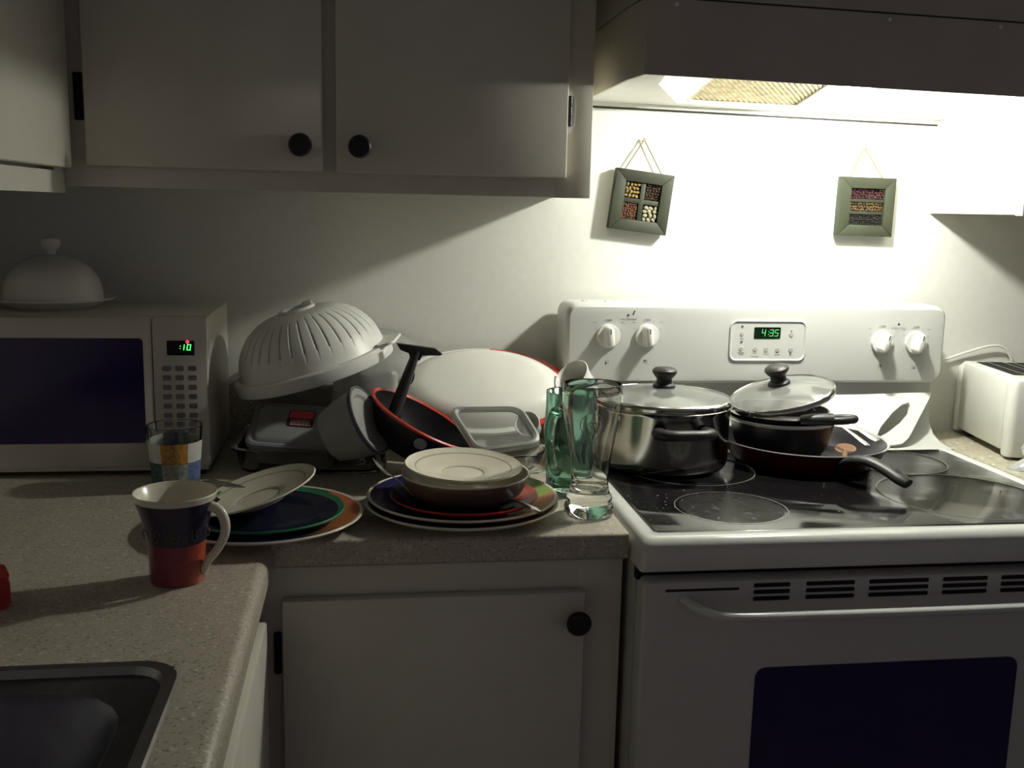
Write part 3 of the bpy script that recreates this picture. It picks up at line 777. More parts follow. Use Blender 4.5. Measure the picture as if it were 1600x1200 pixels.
# ================================================================== TUMBLER, MUG
t = thing('tumbler', 'clear tumbler with printed coloured squares beside the microwave', 'glass', (-0.668, -0.345, 0.9102))
gp = [(0, 0), (0.0345, 0), (0.0355, 0.004), (0.0425, 0.098), (0.0423, 0.1005), (0.0405, 0.0995), (0.0338, 0.012), (0.031, 0.009), (0, 0.009)]
obj('glass_body', lathe(gp, 48), 'glass', t)
bm = bmesh.new()
seg = 48
rows = [0.012, 0.045, 0.077]
def rad(z): return 0.0355 + (0.0425 - 0.0355) * (z - 0.004) / 0.094 + 0.0003
pal = {0: ['pteal', 'pw', 'pb', 'py', 'pg', 'pw'], 1: ['pw', 'po', 'pw', 'pb', 'pw', 'po']}
names = ['pw', 'po', 'pg', 'pb', 'py', 'pteal']
for ri in range(2):
    for k in range(seg):
        a0, a1 = 2 * PI * k / seg, 2 * PI * (k + 1) / seg
        q = []
        for z, a in ((rows[ri], a0), (rows[ri], a1), (rows[ri + 1] - 0.0006, a1), (rows[ri + 1] - 0.0006, a0)):
            q.append(bm.verts.new((rad(z) * math.cos(a), rad(z) * math.sin(a), z)))
        fc = bm.faces.new(q)
        cell = int(((k - 1) % seg) / 8)
        # front (towards -y) is k=36: white, orange, white above; teal, grey, blue below
        seq = {0: ['pb', 'py', 'pg', 'pteal', 'pg', 'pb'], 1: ['pw', 'pb', 'pw', 'pw', 'po', 'pw']}[ri]
        fc.material_index = names.index(seq[cell])
obj('printed_band', bm, names, t, label='printed squares in white, orange, blue and green')
bm = bmesh.new()
for k in range(9):
    a = R(-90 + (k % 3 - 1) * 9 + 4); z = 0.055 + (k // 3) * 0.0065
    rr_ = rad(z) + 0.0004
    b2 = bmesh.new(); bmesh.ops.create_icosphere(b2, subdivisions=1, radius=0.0022)
    join(bm, b2, Matrix.Translation((rr_ * math.cos(a), rr_ * math.sin(a), z)) @ Matrix.Diagonal((1, 0.15, 1, 1)))
obj('printed_motif', bm, 'py', t, kind='stuff')

t = thing('mug', 'flared mug with navy top and red base on the sink-side worktop', 'mug', (-0.594, -0.765, 0.9102))
mo = [(0, 0.002), (0.026, 0.002), (0.028, 0), (0.0315, 0.001), (0.0322, 0.006), (0.0325, 0.030), (0.0340, 0.050), (0.0365, 0.066), (0.0410, 0.084), (0.0465, 0.101), (0.0485, 0.108), (0.0478, 0.1095), (0.0462, 0.108), (0.0385, 0.084), (0.0338, 0.066), (0.0305, 0.045), (0.0295, 0.012), (0.025, 0.007), (0, 0.006)]
mi = [2, 2, 2, 1, 1, 1, 0, 0, 0, 2, 2, 2, 2, 2, 2, 2, 2, 2]
obj('cup', lathe(mo, 56, mi), ['mugtop', 'mugbot', 'cream'], t)
bm = bmesh.new()
hm = Matrix.Rotation(R(-18), 4, 'Z')
tube([(0.0335, 0, 0.078), (0.0340, 0, 0.088), (0.044, 0, 0.094), (0.056, 0, 0.088), (0.062, 0, 0.074), (0.060, 0, 0.058), (0.050, 0, 0.040), (0.040, 0, 0.028), (0.034, 0, 0.016), (0.033, 0, 0.010)], [0.0035, 0.005, 0.0062, 0.0062, 0.006, 0.0055, 0.005, 0.005, 0.005, 0.003], 12, 5, bm=bm)
obj('handle', xf(bm, hm), 'cream', t)
bm = bmesh.new()
for k in range(5):
    a0 = R(-150 + k * 34); rr_ = 0.0366
    pts = [((rr_ + 0.0004 * q) * math.cos(a0 + 0.13 * math.cos(q * 0.9) * (1 - q / 14)), (rr_ + 0.0004) * math.sin(a0 + 0.13 * math.cos(q * 0.9) * (1 - q / 14)), 0.062 + 0.009 * math.sin(q * 0.9) * (1 - q / 14)) for q in range(12)]
    tube(pts, 0.0007, 5, 2, bm=bm)
obj('painted_spirals', bm, 'mugmid', t, kind='stuff', label='pale painted spirals round the middle')

# red sponge at the left edge
t = thing('sponge', 'red sponge at the left edge of the worktop behind the sink', 'sponge', (-0.806, -0.836, 0.9102), eul(0, 0, 25))
obj('foam', loft([lp(0.080, 0.050, 0.010, 0), lp(0.084, 0.054, 0.012, 0.004), lp(0.084, 0.054, 0.012, 0.026), lp(0.078, 0.048, 0.010, 0.031)]), 'redplastic', t)
obj('scour_pad', loft([lp(0.082, 0.052, 0.011, 0.0312), lp(0.083, 0.053, 0.011, 0.0365)]), 'redglz', t)

# ================================================================== PLATES, BOWLS, SAUCERS
def plate_prof(Rr, hgt, well=0.62, th=0.0045):
    return [(0, 0.0025), (0.50 * Rr, 0.0025), (0.52 * Rr, 0), (0.57 * Rr, 0), (0.59 * Rr, 0.0035), (0.80 * Rr, hgt * 0.55), (0.975 * Rr, hgt - 0.003), (Rr, hgt),
            (0.990 * Rr, hgt + 0.002), (0.965 * Rr, hgt + 0.001), (0.92 * Rr, hgt - 0.002), (0.80 * Rr, hgt * 0.62 + th * 0.9), ((well + 0.06) * Rr, 0.0035 + th + 0.002), (well * Rr, 0.0025 + th), (0.30 * Rr, 0.0025 + th), (0, 0.0025 + th)]
PMI = [0, 0, 0, 0, 0, 0, 0, 0, 0, 1, 1, 1, 2, 2, 2]
def plate(name, label, loc, Rr, hgt, mats, rot=None, mi=None, group=None, cat='plate'):
    t = thing(name, label, cat, loc, rot, group)
    obj('dish', lathe(plate_prof(Rr, hgt), 72, mi or PMI), mats, t)
    return t
LX, LY = -0.513, -0.566
plate('dinner_plate', 'cream-edged dinner plate with orange and navy sectors, bottom of left stack', (LX, LY, 0.9102), 0.139, 0.021, ['cream', 'dinner_l', 'navy'], group='plates in the left stack')
# green rimmed side plate
plate('side_plate', 'green-rimmed navy side plate in the left stack under the saucer', (-0.512, -0.566, 0.9176), 0.112, 0.019, ['greenrim', 'greenrim', 'navy'], group='plates in the left stack',
      mi=[0, 0, 0, 0, 0, 0, 0, 0, 0, 1, 2, 2, 2, 2, 2])
# tilted saucer
def saucer(label, loc, rot, Rr=0.086, group=None):
    t = thing('saucer', label, 'saucer', loc, rot, group)
    hgt = 0.019
    p = [(0, 0.002), (0.36 * Rr, 0.002), (0.38 * Rr, 0), (0.44 * Rr, 0), (0.46 * Rr, 0.003), (0.80 * Rr, 0.012), (0.985 * Rr, hgt - 0.001), (Rr, hgt), (0.985 * Rr, hgt + 0.0018), (0.95 * Rr, hgt), (0.83 * Rr, 0.0165), (0.80 * Rr, 0.0155), (0.50 * Rr, 0.0085), (0.36 * Rr, 0.0075), (0.34 * Rr, 0.0062), (0.30 * Rr, 0.0060), (0, 0.0060)]
    mi = [0, 0, 0, 0, 0, 0, 0, 0, 0, 0, 1, 0, 0, 1, 0, 0]
    obj('dish', lathe(p, 72, mi), ['cream', 'creamd'], t)
    return t
saucer('tilted cream saucer lying on the green-rimmed plate behind the mug', (-0.520, -0.530, 0.9365), eul(2, -17, 0), 0.088, 'cream saucers')
# right stack
RX, RY = -0.230, -0.522
plate('dinner_plate', 'lowest dinner plate of the right stack, shadowed cream underside', (RX, RY - 0.004, 0.9102), 0.142, 0.021, ['cream', 'dinner_r', 'navy'], group='plates in the right stack')
plate('dinner_plate', 'dinner plate with green and orange rim, second from bottom of right stack', (RX + 0.002, RY + 0.004, 0.9180), 0.141, 0.021, ['cream', 'dinner_r', 'navy'], group='plates in the right stack')
plate('side_plate', 'red-rimmed dark side plate under the brown bowl', (-0.228, -0.538, 0.9258), 0.108, 0.019, ['redglz', 'side_r', 'navy'], group='plates in the right stack',
      mi=[0, 0, 0, 0, 0, 0, 0, 0, 1, 1, 1, 1, 2, 2, 2])
t = thing('bowl', 'brown bowl with pale rim on the red-rimmed plate', 'bowl', (-0.2255, -0.532, 0.9335))
bp = [(r_ * 0.975, z_) for r_, z_ in [(0, 0.002), (0.040, 0.002), (0.042, 0), (0.050, 0), (0.054, 0.002), (0.072, 0.006), (0.085, 0.017), (0.0925, 0.032), (0.0965, 0.0415), (0.0960, 0.0435), (0.0935, 0.043), (0.0895, 0.032), (0.081, 0.018), (0.068, 0.010), (0.046, 0.006), (0, 0.006)]]
bmi = [0, 0, 0, 0, 0, 0, 0, 0, 1, 1, 1, 1, 1, 1, 1]
obj('dish', lathe(bp, 72, bmi), ['bowlb', 'cream'], t)
saucer('cream saucer resting level inside the brown bowl', (-0.2290, -0.526, 0.9670), eul(2.5, 1.5, 0), 0.0865, 'cream saucers')

# ---- cutlery
def spoon(label, p_handle, p_bowl, up=(0, 0, 1), nm='spoon', group=None, w=0.0155, m='steel_b', hs=1.0):
    a, b = Vector(p_handle), Vector(p_bowl)
    d = (b - a); Ln = d.length
    t = thing(nm, label, 'spoon' if nm == 'spoon' else 'utensil', a, None, group)
    q = d.to_track_quat('X', 'Z'); t.rotation_mode = 'QUATERNION'; t.rotation_quaternion = q
    hl = Ln * 0.70
    obj('handle', tube([(0, 0, 0), (0.012, 0, 0.001), (hl * 0.5, 0, 0.002), (hl * 0.9, 0, 0.001), (hl, 0, 0)], [0.0055 * hs, 0.0075 * hs, 0.0045 * hs, 0.003 * hs, 0.003 * hs], 10, 5, flat=0.28, up=(0, 0, 1)), m, t)
    bw = lathe([(0, -0.35), (0.45, -0.30), (0.8, -0.16), (1.0, 0.0), (0.96, 0.03), (0.76, -0.10), (0.42, -0.24), (0, -0.28)], 28)
    obj('bowl', xf(bw, Matrix.Translation((hl + (Ln - hl) * 0.48, 0, 0)) @ Matrix.Diagonal(((Ln - hl) * 0.52, w, w * 0.9, 1))), m, t)
    return t
def fork(label, p_handle, p_tip, roll=0.0, group=None, m='steel_b', hs=1.0):
    a, b = Vector(p_handle), Vector(p_tip)
    d = (b - a); Ln = d.length
    t = thing('fork', label, 'fork', a, None, group)
    t.rotation_mode = 'QUATERNION'; t.rotation_quaternion = d.to_track_quat('X', 'Z') @ Quaternion((1, 0, 0), roll)
    hl = Ln * 0.66
    obj('handle', tube([(0, 0, 0), (0.012, 0, 0.001), (hl * 0.5, 0, 0.002), (hl * 0.9, 0, 0.001), (hl, 0, 0)], [0.0055 * hs, 0.0075 * hs, 0.0045 * hs, 0.003 * hs, 0.003 * hs], 10, 5, flat=0.28, up=(0, 0, 1)), m, t)
    nk = Ln * 0.78
    obj('head', tube([(hl - 0.003, 0, 0), (hl + 0.01, 0, -0.001), (nk, 0, -0.002), (nk + 0.006, 0, -0.002)], [0.003, 0.008, 0.0115, 0.0115], 10, 4, flat=0.16, up=(0, 0, 1)), m, t)
    for k in range(4):
        y = (k - 1.5) * 0.0062
        obj('tine', tube([(nk + 0.002, y, -0.002), (nk + (Ln - nk) * 0.5, y, -0.001), (Ln, y, 0.002)], [0.0019, 0.0016, 0.0009], 8, 4, flat=0.6, up=(0, 0, 1)), m, t)
    return t
fork('steel fork leaning up at the back left of the right plate stack', (-0.300, -0.550, 0.9440), (-0.3540, -0.432, 0.9660), 0.75, m='rimsteel')
spoon('steel teaspoon on the right stack, handle pointing at the beer glass', (-0.135, -0.655, 0.9500), (-0.185, -0.522, 0.9420))
spoon('dark spoon on the back right of the right plate stack', (-0.092, -0.440, 0.9505), (-0.205, -0.470, 0.9420), m='steel')
spoon('steel spoon across the left plate stack behind the saucer', (-0.610, -0.440, 0.9445), (-0.500, -0.500, 0.9390), m='steel')

# ================================================================== GLASSES
t = thing('beer_glass', 'tall clear beer glass standing on the worktop corner', 'glass', (-0.0415, -0.540, 0.9102))
bo = [(0, 0.001), (0.034, 0.001), (0.0365, 0.004), (0.0370, 0.014), (0.0350, 0.018), (0.0330, 0.021), (0.0345, 0.027), (0.0335, 0.031), (0.0300, 0.035), (0.0278, 0.046), (0.0280, 0.064), (0.0305, 0.090), (0.0355, 0.120), (0.0410, 0.147), (0.0440, 0.170), (0.0442, 0.184), (0.0428, 0.197), (0.0417, 0.1985), (0.0414, 0.197), (0.0428, 0.184), (0.0426, 0.170), (0.0396, 0.147), (0.0341, 0.120), (0.0290, 0.090), (0.0264, 0.064), (0.0254, 0.048), (0.0225, 0.041), (0, 0.039)]
obj('glass_body', lathe(bo, 64), 'glass', t)
def onglass(a, z, o=0.0004):
    prof_r = [(0.09, 0.0305), (0.12, 0.0355), (0.147, 0.0410), (0.17, 0.0440), (0.19, 0.044)]
    for (z0, r0), (z1, r1) in zip(prof_r, prof_r[1:]):
        if z0 <= z <= z1:
            rr_ = r0 + (r1 - r0) * (z - z0) / (z1 - z0) + o; break
    return (rr_ * math.cos(a), rr_ * math.sin(a), z)
bm = bmesh.new()
A0 = R(-101)
leaf = [(0.0, 0.030), (0.010, 0.022), (0.016, 0.010), (0.017, -0.004), (0.010, -0.016), (0.0, -0.026), (-0.010, -0.016), (-0.017, -0.004), (-0.016, 0.010), (-0.010, 0.022)]
pts = [onglass(A0 + p / 0.039, 0.140 + q * 0.8) for p, q in leaf]
tube(pts + [pts[0]], 0.0008, 5, 4, bm=bm)
sp_ = [(0.006, 0.008), (0.0, 0.011), (-0.006, 0.007), (-0.003, 0.001), (0.004, -0.003), (0.006, -0.009), (0.0, -0.012), (-0.006, -0.009)]
tube([onglass(A0 + p / 0.039, 0.140 + q * 0.8) for p, q in sp_], 0.0010, 5, 4, bm=bm)
for s_ in (-1, 1):
    tube([onglass(A0 + s_ * 0.010 / 0.039, 0.150), onglass(A0 + s_ * 0.013 / 0.039, 0.141), onglass(A0 + s_ * 0.009 / 0.039, 0.128)], 0.0006, 5, 4, bm=bm)
obj('etched_emblem', bm, 'etch', t, label='faint white leaf-shaped emblem with an S curve')

t = thing('glass_mug', 'green glass mug with handle behind the clear beer glass', 'mug', (-0.047, -0.415, 0.9102))
go = [(0, 0.001), (0.034, 0.001), (0.0375, 0.005), (0.0385, 0.012), (0.0368, 0.020), (0.0372, 0.034), (0.0395, 0.052), (0.0378, 0.066), (0.0400, 0.084), (0.0430, 0.104), (0.0405, 0.118), (0.0398, 0.136), (0.0405, 0.160), (0.0400, 0.1645), (0.0378, 0.1635), (0.0370, 0.136), (0.0375, 0.118), (0.0390, 0.104), (0.0362, 0.084), (0.0345, 0.066), (0.0355, 0.052), (0.0338, 0.034), (0.0325, 0.020), (0.028, 0.014), (0, 0.012)]
gb = lathe(go, 120)
for v in gb.verts:
    if 0.022 < v.co.z < 0.150:
        k_ = 1 + 0.030 * math.cos(10 * math.atan2(v.co.y, v.co.x)) * min(1, (v.co.z - 0.022) / 0.02, (0.150 - v.co.z) / 0.02)
        v.co.x *= k_; v.co.y *= k_
obj('glass_body', gb, 'green', t)
obj('handle', xf(tube([(-0.036, 0, 0.134), (-0.047, 0, 0.138), (-0.059, 0, 0.124), (-0.063, 0, 0.100), (-0.057, 0, 0.070), (-0.048, 0, 0.048), (-0.036, 0, 0.040)], [0.008, 0.0085, 0.0085, 0.008, 0.0075, 0.0075, 0.008], 12, 6), Matrix.Rotation(R(48), 4, 'Z')), 'green', t)

# ================================================================== STOCK POT
def glass_lid(parent, Rr, dome, knob_r=0.021, m='lidglass'):
    gl_ = [(0, dome), (Rr * 0.3, dome * 0.94), (Rr * 0.6, dome * 0.70), (Rr * 0.85, dome * 0.32), (Rr * 0.97, 0.004), (Rr * 0.97, 0.0005), (Rr * 0.85, dome * 0.32 - 0.0035), (Rr * 0.6, dome * 0.70 - 0.0035), (Rr * 0.3, dome * 0.94 - 0.0035), (0, dome - 0.0035)]
    obj('glass_dome', lathe(gl_, 64), m, parent)
    obj('steel_band', lathe([(Rr * 0.945, 0.0055), (Rr * 0.955, 0.0068), (Rr * 0.985, 0.0045), (Rr, 0.001), (Rr * 0.99, -0.004), (Rr * 0.955, -0.005), (Rr * 0.945, 0.0055)], 72), 'steel_b', parent)
    k = knob_r
    obj('knob', lathe([(0, dome - 0.001), (k * 0.95, dome - 0.001), (k * 0.90, dome + 0.003), (k * 0.68, dome + 0.006), (k * 0.62, dome + 0.014), (k * 0.85, dome + 0.020), (k * 1.0, dome + 0.025), (k * 1.0, dome + 0.029), (k * 0.82, dome + 0.033), (k * 0.4, dome + 0.0345), (0, dome + 0.0348)], 36), 'black', parent)
PX, PY, PZ = 0.1505, -0.262, 0.9164
t = thing('stock_pot', 'tall steel stock pot on the rear left burner', 'pot', (PX, PY, PZ))
po_ = [(0, 0), (0.104, 0), (0.111, 0.003), (0.115, 0.010), (0.1165, 0.020), (0.1165, 0.102), (0.1195, 0.108), (0.1205, 0.1095), (0.119, 0.111), (0.1155, 0.109), (0.1145, 0.102), (0.1145, 0.012), (0.108, 0.006), (0, 0.005)]
obj('vessel', lathe(po_, 72), 'steel', t)
def loop_handle(parent, ang, r, z, width, reach, rad=0.0075):
    m4 = Matrix.Rotation(ang, 4, 'Z')
    hw = width / 2
    obj('handle', xf(tube([(r - 0.002, -hw, z), (r + reach * 0.55, -hw * 1.05, z + 0.002), (r + reach * 0.95, -hw * 0.7, z + 0.003), (r + reach, 0, z + 0.003), (r + reach * 0.95, hw * 0.7, z + 0.003), (r + reach * 0.55, hw * 1.05, z + 0.002), (r - 0.002, hw, z)], [rad * 1.15, rad * 1.1, rad, rad, rad, rad * 1.1, rad * 1.15], 12, 6, flat=0.85, up=(0, 0, 1)), m4), 'black', parent)
loop_handle(t, R(-90), 0.1165, 0.079, 0.080, 0.032, 0.0108)
loop_handle(t, R(90), 0.1165, 0.079, 0.080, 0.030, 0.0108)
t = thing('pot_lid', 'domed glass lid with black knob sitting level on the stock pot', 'lid', (PX, PY, PZ + 0.1165), None, 'glass pot lids')
glass_lid(t, 0.1215, 0.0215, 0.0215)

# ================================================================== PANS ON THE RIGHT
FX, FY, FZ = 0.4200, -0.252, 0.9164
t = thing('frying_pan', 'dark red frying pan with black handle at the bottom of the pan stack', 'pan', (FX, FY, FZ))
fp = [(0, 0.0), (0.118, 0.0), (0.124, 0.003), (0.139, 0.021), (0.148, 0.039), (0.1505, 0.0405), (0.1495, 0.042), (0.1455, 0.040), (0.136, 0.022), (0.121, 0.0065), (0.116, 0.0045), (0, 0.0042)]
obj('vessel', lathe(fp, 80, [0, 0, 0, 0, 1, 1, 1, 2, 2, 2, 2]), ['panred', 'rimsteel', 'panblk'], t)
hpts = [Vector(p) - Vector((FX, FY, FZ)) for p in ((0.425, -0.393, 0.936), (0.428, -0.406, 0.949), (0.437, -0.425, 0.958), (0.451, -0.446, 0.960), (0.466, -0.470, 0.953), (0.479, -0.494, 0.943), (0.486, -0.506, 0.938))]
hnd = obj('handle', tube(hpts, [0.0075, 0.0110, 0.0140, 0.0145, 0.0150, 0.0160, 0.0130], 14, 6, flat=0.58, up=(0, 0, 1)), 'black', t)
hp = Vector((0.4765, -0.489, 0.9545)) - Vector((FX, FY, FZ))
hq = axis((0.16, -0.32, 0.92))
obj('hanging_hole', xf(lathe([(0, 0), (0.0048, 0.0), (0.0048, 0.0008), (0, 0.0008)], 18), Matrix.Translation(hp) @ hq.to_matrix().to_4x4() @ Matrix.Diagonal((1, 1.25, 1, 1))), 'slot', hnd)
AX, AY = 0.3770, -0.252
t = thing('saucepan', 'wide black saucepan with bright rim inside the frying pan', 'pan', (AX, AY, 0.9216))
ap = [(0, 0), (0.062, 0), (0.068, 0.004), (0.083, 0.030), (0.0925, 0.070), (0.0955, 0.0735), (0.0950, 0.0765), (0.0915, 0.0755), (0.0895, 0.070), (0.080, 0.031), (0.065, 0.007), (0, 0.005)]
obj('vessel', lathe(ap, 72, [0, 0, 0, 0, 1, 1, 1, 0, 0, 0, 0]), ['panblk', 'rimsteel'], t)
t = thing('saucepan', 'small black saucepan with short looped handle, nested under the tilted lid', 'pan', (0.3735, -0.252, 0.9275))
bp_ = [(0, 0), (0.058, 0), (0.064, 0.004), (0.076, 0.035), (0.0835, 0.078), (0.0865, 0.083), (0.0865, 0.086), (0.083, 0.0855), (0.0805, 0.078), (0.073, 0.036), (0.061, 0.007), (0, 0.005)]
obj('vessel', lathe(bp_, 72, [0, 0, 0, 0, 1, 1, 1, 0, 0, 0, 0]), ['panblk', 'rimsteel'], t)
bm = tube([(0.004, -0.080, 0.078), (0.020, -0.087, 0.081), (0.038, -0.090, 0.082), (0.056, -0.091, 0.082)], [0.0115, 0.0135, 0.0135, 0.0135], 14, 6, flat=0.8, up=(0, 0, 1))
lo2 = [(0.073 + 0.0205 * math.cos(a) * 1.15, -0.091 + 0.0115 * math.sin(a), 0.082 + 0.001 * math.cos(a)) for a in [2 * PI * k / 28 for k in range(28)]]
tube(lo2, 0.0068, 10, 1, bm=bm, closed=True)
obj('handle', bm, 'black', t)
lt = thing('pot_lid', 'glass lid with black knob tilted on top of the pan stack', 'lid', (0.3730, -0.252, 1.0350), eul(4, -15.5, 0), 'glass pot lids')
glass_lid(lt, 0.0965, 0.024, 0.0215)
# utensils lying in the frying pan
spoon('steel serving spoon in the frying pan nearest the cutting board', (0.541, -0.300, 0.9600), (0.470, -0.190, 1.0060), m='rimsteel', nm='spoon', hs=1.5)
fork('steel fork leaning in the frying pan beside the serving spoon', (0.504, -0.335, 0.9590), (0.452, -0.205, 1.0090), 0.3, m='rimsteel', hs=1.5)
t = thing('wooden_spoon', 'worn wooden spoon lying in the frying pan', 'spoon', (0.452, -0.352, 0.9340))
t.rotation_mode = 'QUATERNION'; t.rotation_quaternion = (Vector((0.495, -0.270, 0.9420)) - Vector((0.452, -0.352, 0.9340))).to_track_quat('X', 'Z')
obj('handle', tube([(-0.01, 0, 0), (0.03, 0, 0), (0.065, 0, 0)], [0.005, 0.005, 0.005], 10, 4), 'wood', t)
obj('bowl', xf(lathe([(0, -0.3), (0.5, -0.26), (0.85, -0.12), (1, 0.0), (0.9, 0.05), (0.5, -0.08), (0, -0.14)], 24), Matrix.Translation((0.088, 0, 0)) @ Matrix.Diagonal((0.030, 0.019, 0.014, 1))), 'wood', t)

# ---- cutting board leaning on the backguard
t = thing('cutting_board', 'white plastic cutting board with slanted handle slot leaning behind the pans', 'board', (0, 0, 0))
A, B_ = Vector((0.0, -0.106, 1.010)), Vector((0.0, -0.178, 0.9185))     # top and bottom line of the leaning plane
def bpt(x, v, off=0.0):
    p = A + (B_ - A) * v
    nrm = Vector((0, (A - B_).z, -(A - B_).y)).normalized() * -1
    return (x - (x + 0.374) * 0.040 * v, p.y + (nrm * off).y, p.z + (nrm * off).z)
outl = [(0.495, 0.05), (0.60, 0.04), (0.735, 0.0), (0.7475, 0.0), (0.749, 0.03), (0.743, 0.16), (0.716, 0.74), (0.709, 0.87), (0.698, 0.96), (0.682, 0.985), (0.600, 0.99), (0.578, 0.97), (0.552, 0.58)]
def slot_pts():
    c = Vector((0.6895, 0.46)); d = Vector((0.0205, -0.345)); wv = Vector((0.0085, 0.03))
    pts = []
    return [(0.641, 0.82), (0.647, 0.66), (0.669, 0.39), (0.688, 0.235), (0.701, 0.20), (0.706, 0.25), (0.704, 0.39), (0.688, 0.58), (0.663, 0.76), (0.648, 0.83)]
def board(off0, off1):
    bm = bmesh.new()
    ho = slot_pts()
    for off in (off0, off1):
        pass
    # fill between outline and slot with a triangulated bridge
    for side, off in ((0, off0), (1, off1)):
        ov = [bm.verts.new(bpt(x, v, off)) for x, v in outl]
        hv = [bm.verts.new(bpt(x, v, off)) for x, v in ho]
        es = []
        for ring in (ov, hv):
            for k in range(len(ring)):
                es.append(bm.edges.new((ring[k], ring[(k + 1) % len(ring)])))
        bmesh.ops.triangle_fill(bm, use_beauty=True, use_dissolve=False, edges=es)
        if side == 0: o0, h0 = ov, hv
        else: o1, h1 = ov, hv
    for a, b in ((o0, o1), (h0, h1)):
        for k in range(len(a)):
            bm.faces.new([a[k], a[(k + 1) % len(a)], b[(k + 1) % len(a)], b[k]])
    return bm
obj('slab', board(0.0, 0.008), 'board', t)

# ================================================================== TOASTER
t = thing('toaster', 'white two-slot toaster on the right worktop by the wall', 'toaster', (0.8285, -0.225, 0.9102), eul(0, 0, -9.5))
# local: x across, y along towards the wall
Wt, Lt, Ht = 0.165, 0.20, 0.155
def tl(w, ln, r, z, cy): return [(Wt / 2 + x, cy + y, z) for x, y in rrect(w, ln, r, 4)]
obj('body', loft([tl(Wt - 0.006, Lt - 0.004, 0.006, 0.014, Lt / 2), tl(Wt, Lt, 0.008, 0.018, Lt / 2), tl(Wt, Lt, 0.010, Ht - 0.014, Lt / 2), tl(Wt - 0.006, Lt - 0.002, 0.010, Ht - 0.004, Lt / 2), tl(Wt - 0.018, Lt - 0.008, 0.008, Ht, Lt / 2)]), 'toast', t)
obj('end_cap', loft([tl(Wt - 0.004, 0.034, 0.010, 0.006, -0.017), tl(Wt, 0.036, 0.012, 0.012, -0.0178), tl(Wt, 0.036, 0.013, Ht - 0.016, -0.0178), tl(Wt - 0.010, 0.032, 0.012, Ht - 0.004, -0.0155), tl(Wt - 0.022, 0.026, 0.010, Ht - 0.001, -0.0130)]), 'toast', t)
obj('end_cap', loft([tl(Wt, 0.022, 0.008, 0.008, Lt + 0.0115), tl(Wt, 0.022, 0.009, Ht - 0.014, Lt + 0.0115), tl(Wt - 0.02, 0.014, 0.006, Ht - 0.002, Lt + 0.008)]), 'toast', t)
tp = obj('slot_plate', prism([(Wt / 2 + x, Lt / 2 + y) for x, y in rrect(Wt - 0.044, Lt - 0.030, 0.004)], Ht - 0.003, Ht + 0.0008, 'xy'), 'slot', t)
for dx in (-0.026, 0.026):
    obj('slot_guard', prism([(Wt / 2 + dx + x, Lt / 2 + y) for x, y in rrect(0.036, Lt - 0.044, 0.004)], Ht, Ht + 0.0025, 'xy', hole=[(Wt / 2 + dx + x, Lt / 2 + y) for x, y in rrect(0.029, Lt - 0.052, 0.003)]), 'steel', tp)
obj('lever', box(Wt / 2 - 0.015, Wt / 2 + 0.015, -0.058, -0.0350, 0.100, 0.110, 0.003), 'black', t)
for x in (0.025, Wt - 0.025):
    for y in (-0.018, Lt - 0.02):
        obj('foot', xf(lathe([(0, 0), (0.008, 0), (0.009, 0.016), (0, 0.016)], 14), Matrix.Translation((x, y, 0.0))), 'black', t)
tag(obj('power_cord', tube([(0.802, -0.006, 1.052), (0.838, -0.008, 1.066), (0.885, -0.010, 1.082), (0.930, -0.012, 1.094), (0.958, -0.013, 1.093), (0.975, -0.014, 1.078), (0.985, -0.013, 1.055), (0.990, -0.012, 1.00), (0.985, -0.012, 0.95)], 0.0028, 8, 6), 'white_pl'), 'white power cord looping up the wall behind the toaster', 'cord')
# crumpled clear bag at the right edge
b2 = bmesh.new(); bmesh.ops.create_icosphere(b2, subdivisions=4, radius=1.0)
rnd = random.Random(3)
dirs = [(Vector((rnd.gauss(0, 1), rnd.gauss(0, 1), rnd.gauss(0, 1))).normalized(), rnd.uniform(-0.3, 0.35)) for _ in range(60)]
for v in b2.verts:
    s_ = 1.0
    for d_, a_ in dirs:
        dd = v.co.normalized().dot(d_)
        if dd > 0.86: s_ += a_ * (dd - 0.86) / 0.14
    v.co = Vector((v.co.x * 0.045, v.co.y * 0.036, v.co.z * 0.029)) * s_
    v.co.z = max(v.co.z, -0.024)
xf(b2, Matrix.Translation((0.838, -0.352, 0.9345)))
tag(obj('plastic_bag', b2, 'bag', smooth=False), 'crumpled clear plastic bag in front of the toaster', 'bag')

# ================================================================== THE PILE AT THE BACK
# clear glass baking dish
t = thing('baking_dish', 'clear glass baking dish under the red-labelled container', 'dish', (-0.455, -0.195, 0.9102), eul(0, 0, -2))
w_, h_ = 0.262, 0.215
obj('dish_body', loft([lp(w_ - 0.04, h_ - 0.04, 0.03, 0.0), lp(w_ - 0.02, h_ - 0.02, 0.035, 0.006), lp(w_ - 0.004, h_ - 0.004, 0.04, 0.040), lp(w_ + 0.012, h_ + 0.012, 0.044, 0.043), lp(w_ + 0.014, h_ + 0.014, 0.045, 0.0475), lp(w_, h_, 0.04, 0.048), lp(w_ - 0.012, h_ - 0.012, 0.036, 0.042), lp(w_ - 0.028, h_ - 0.028, 0.032, 0.010), lp(w_ - 0.044, h_ - 0.044, 0.028, 0.005)]), 'glass', t)
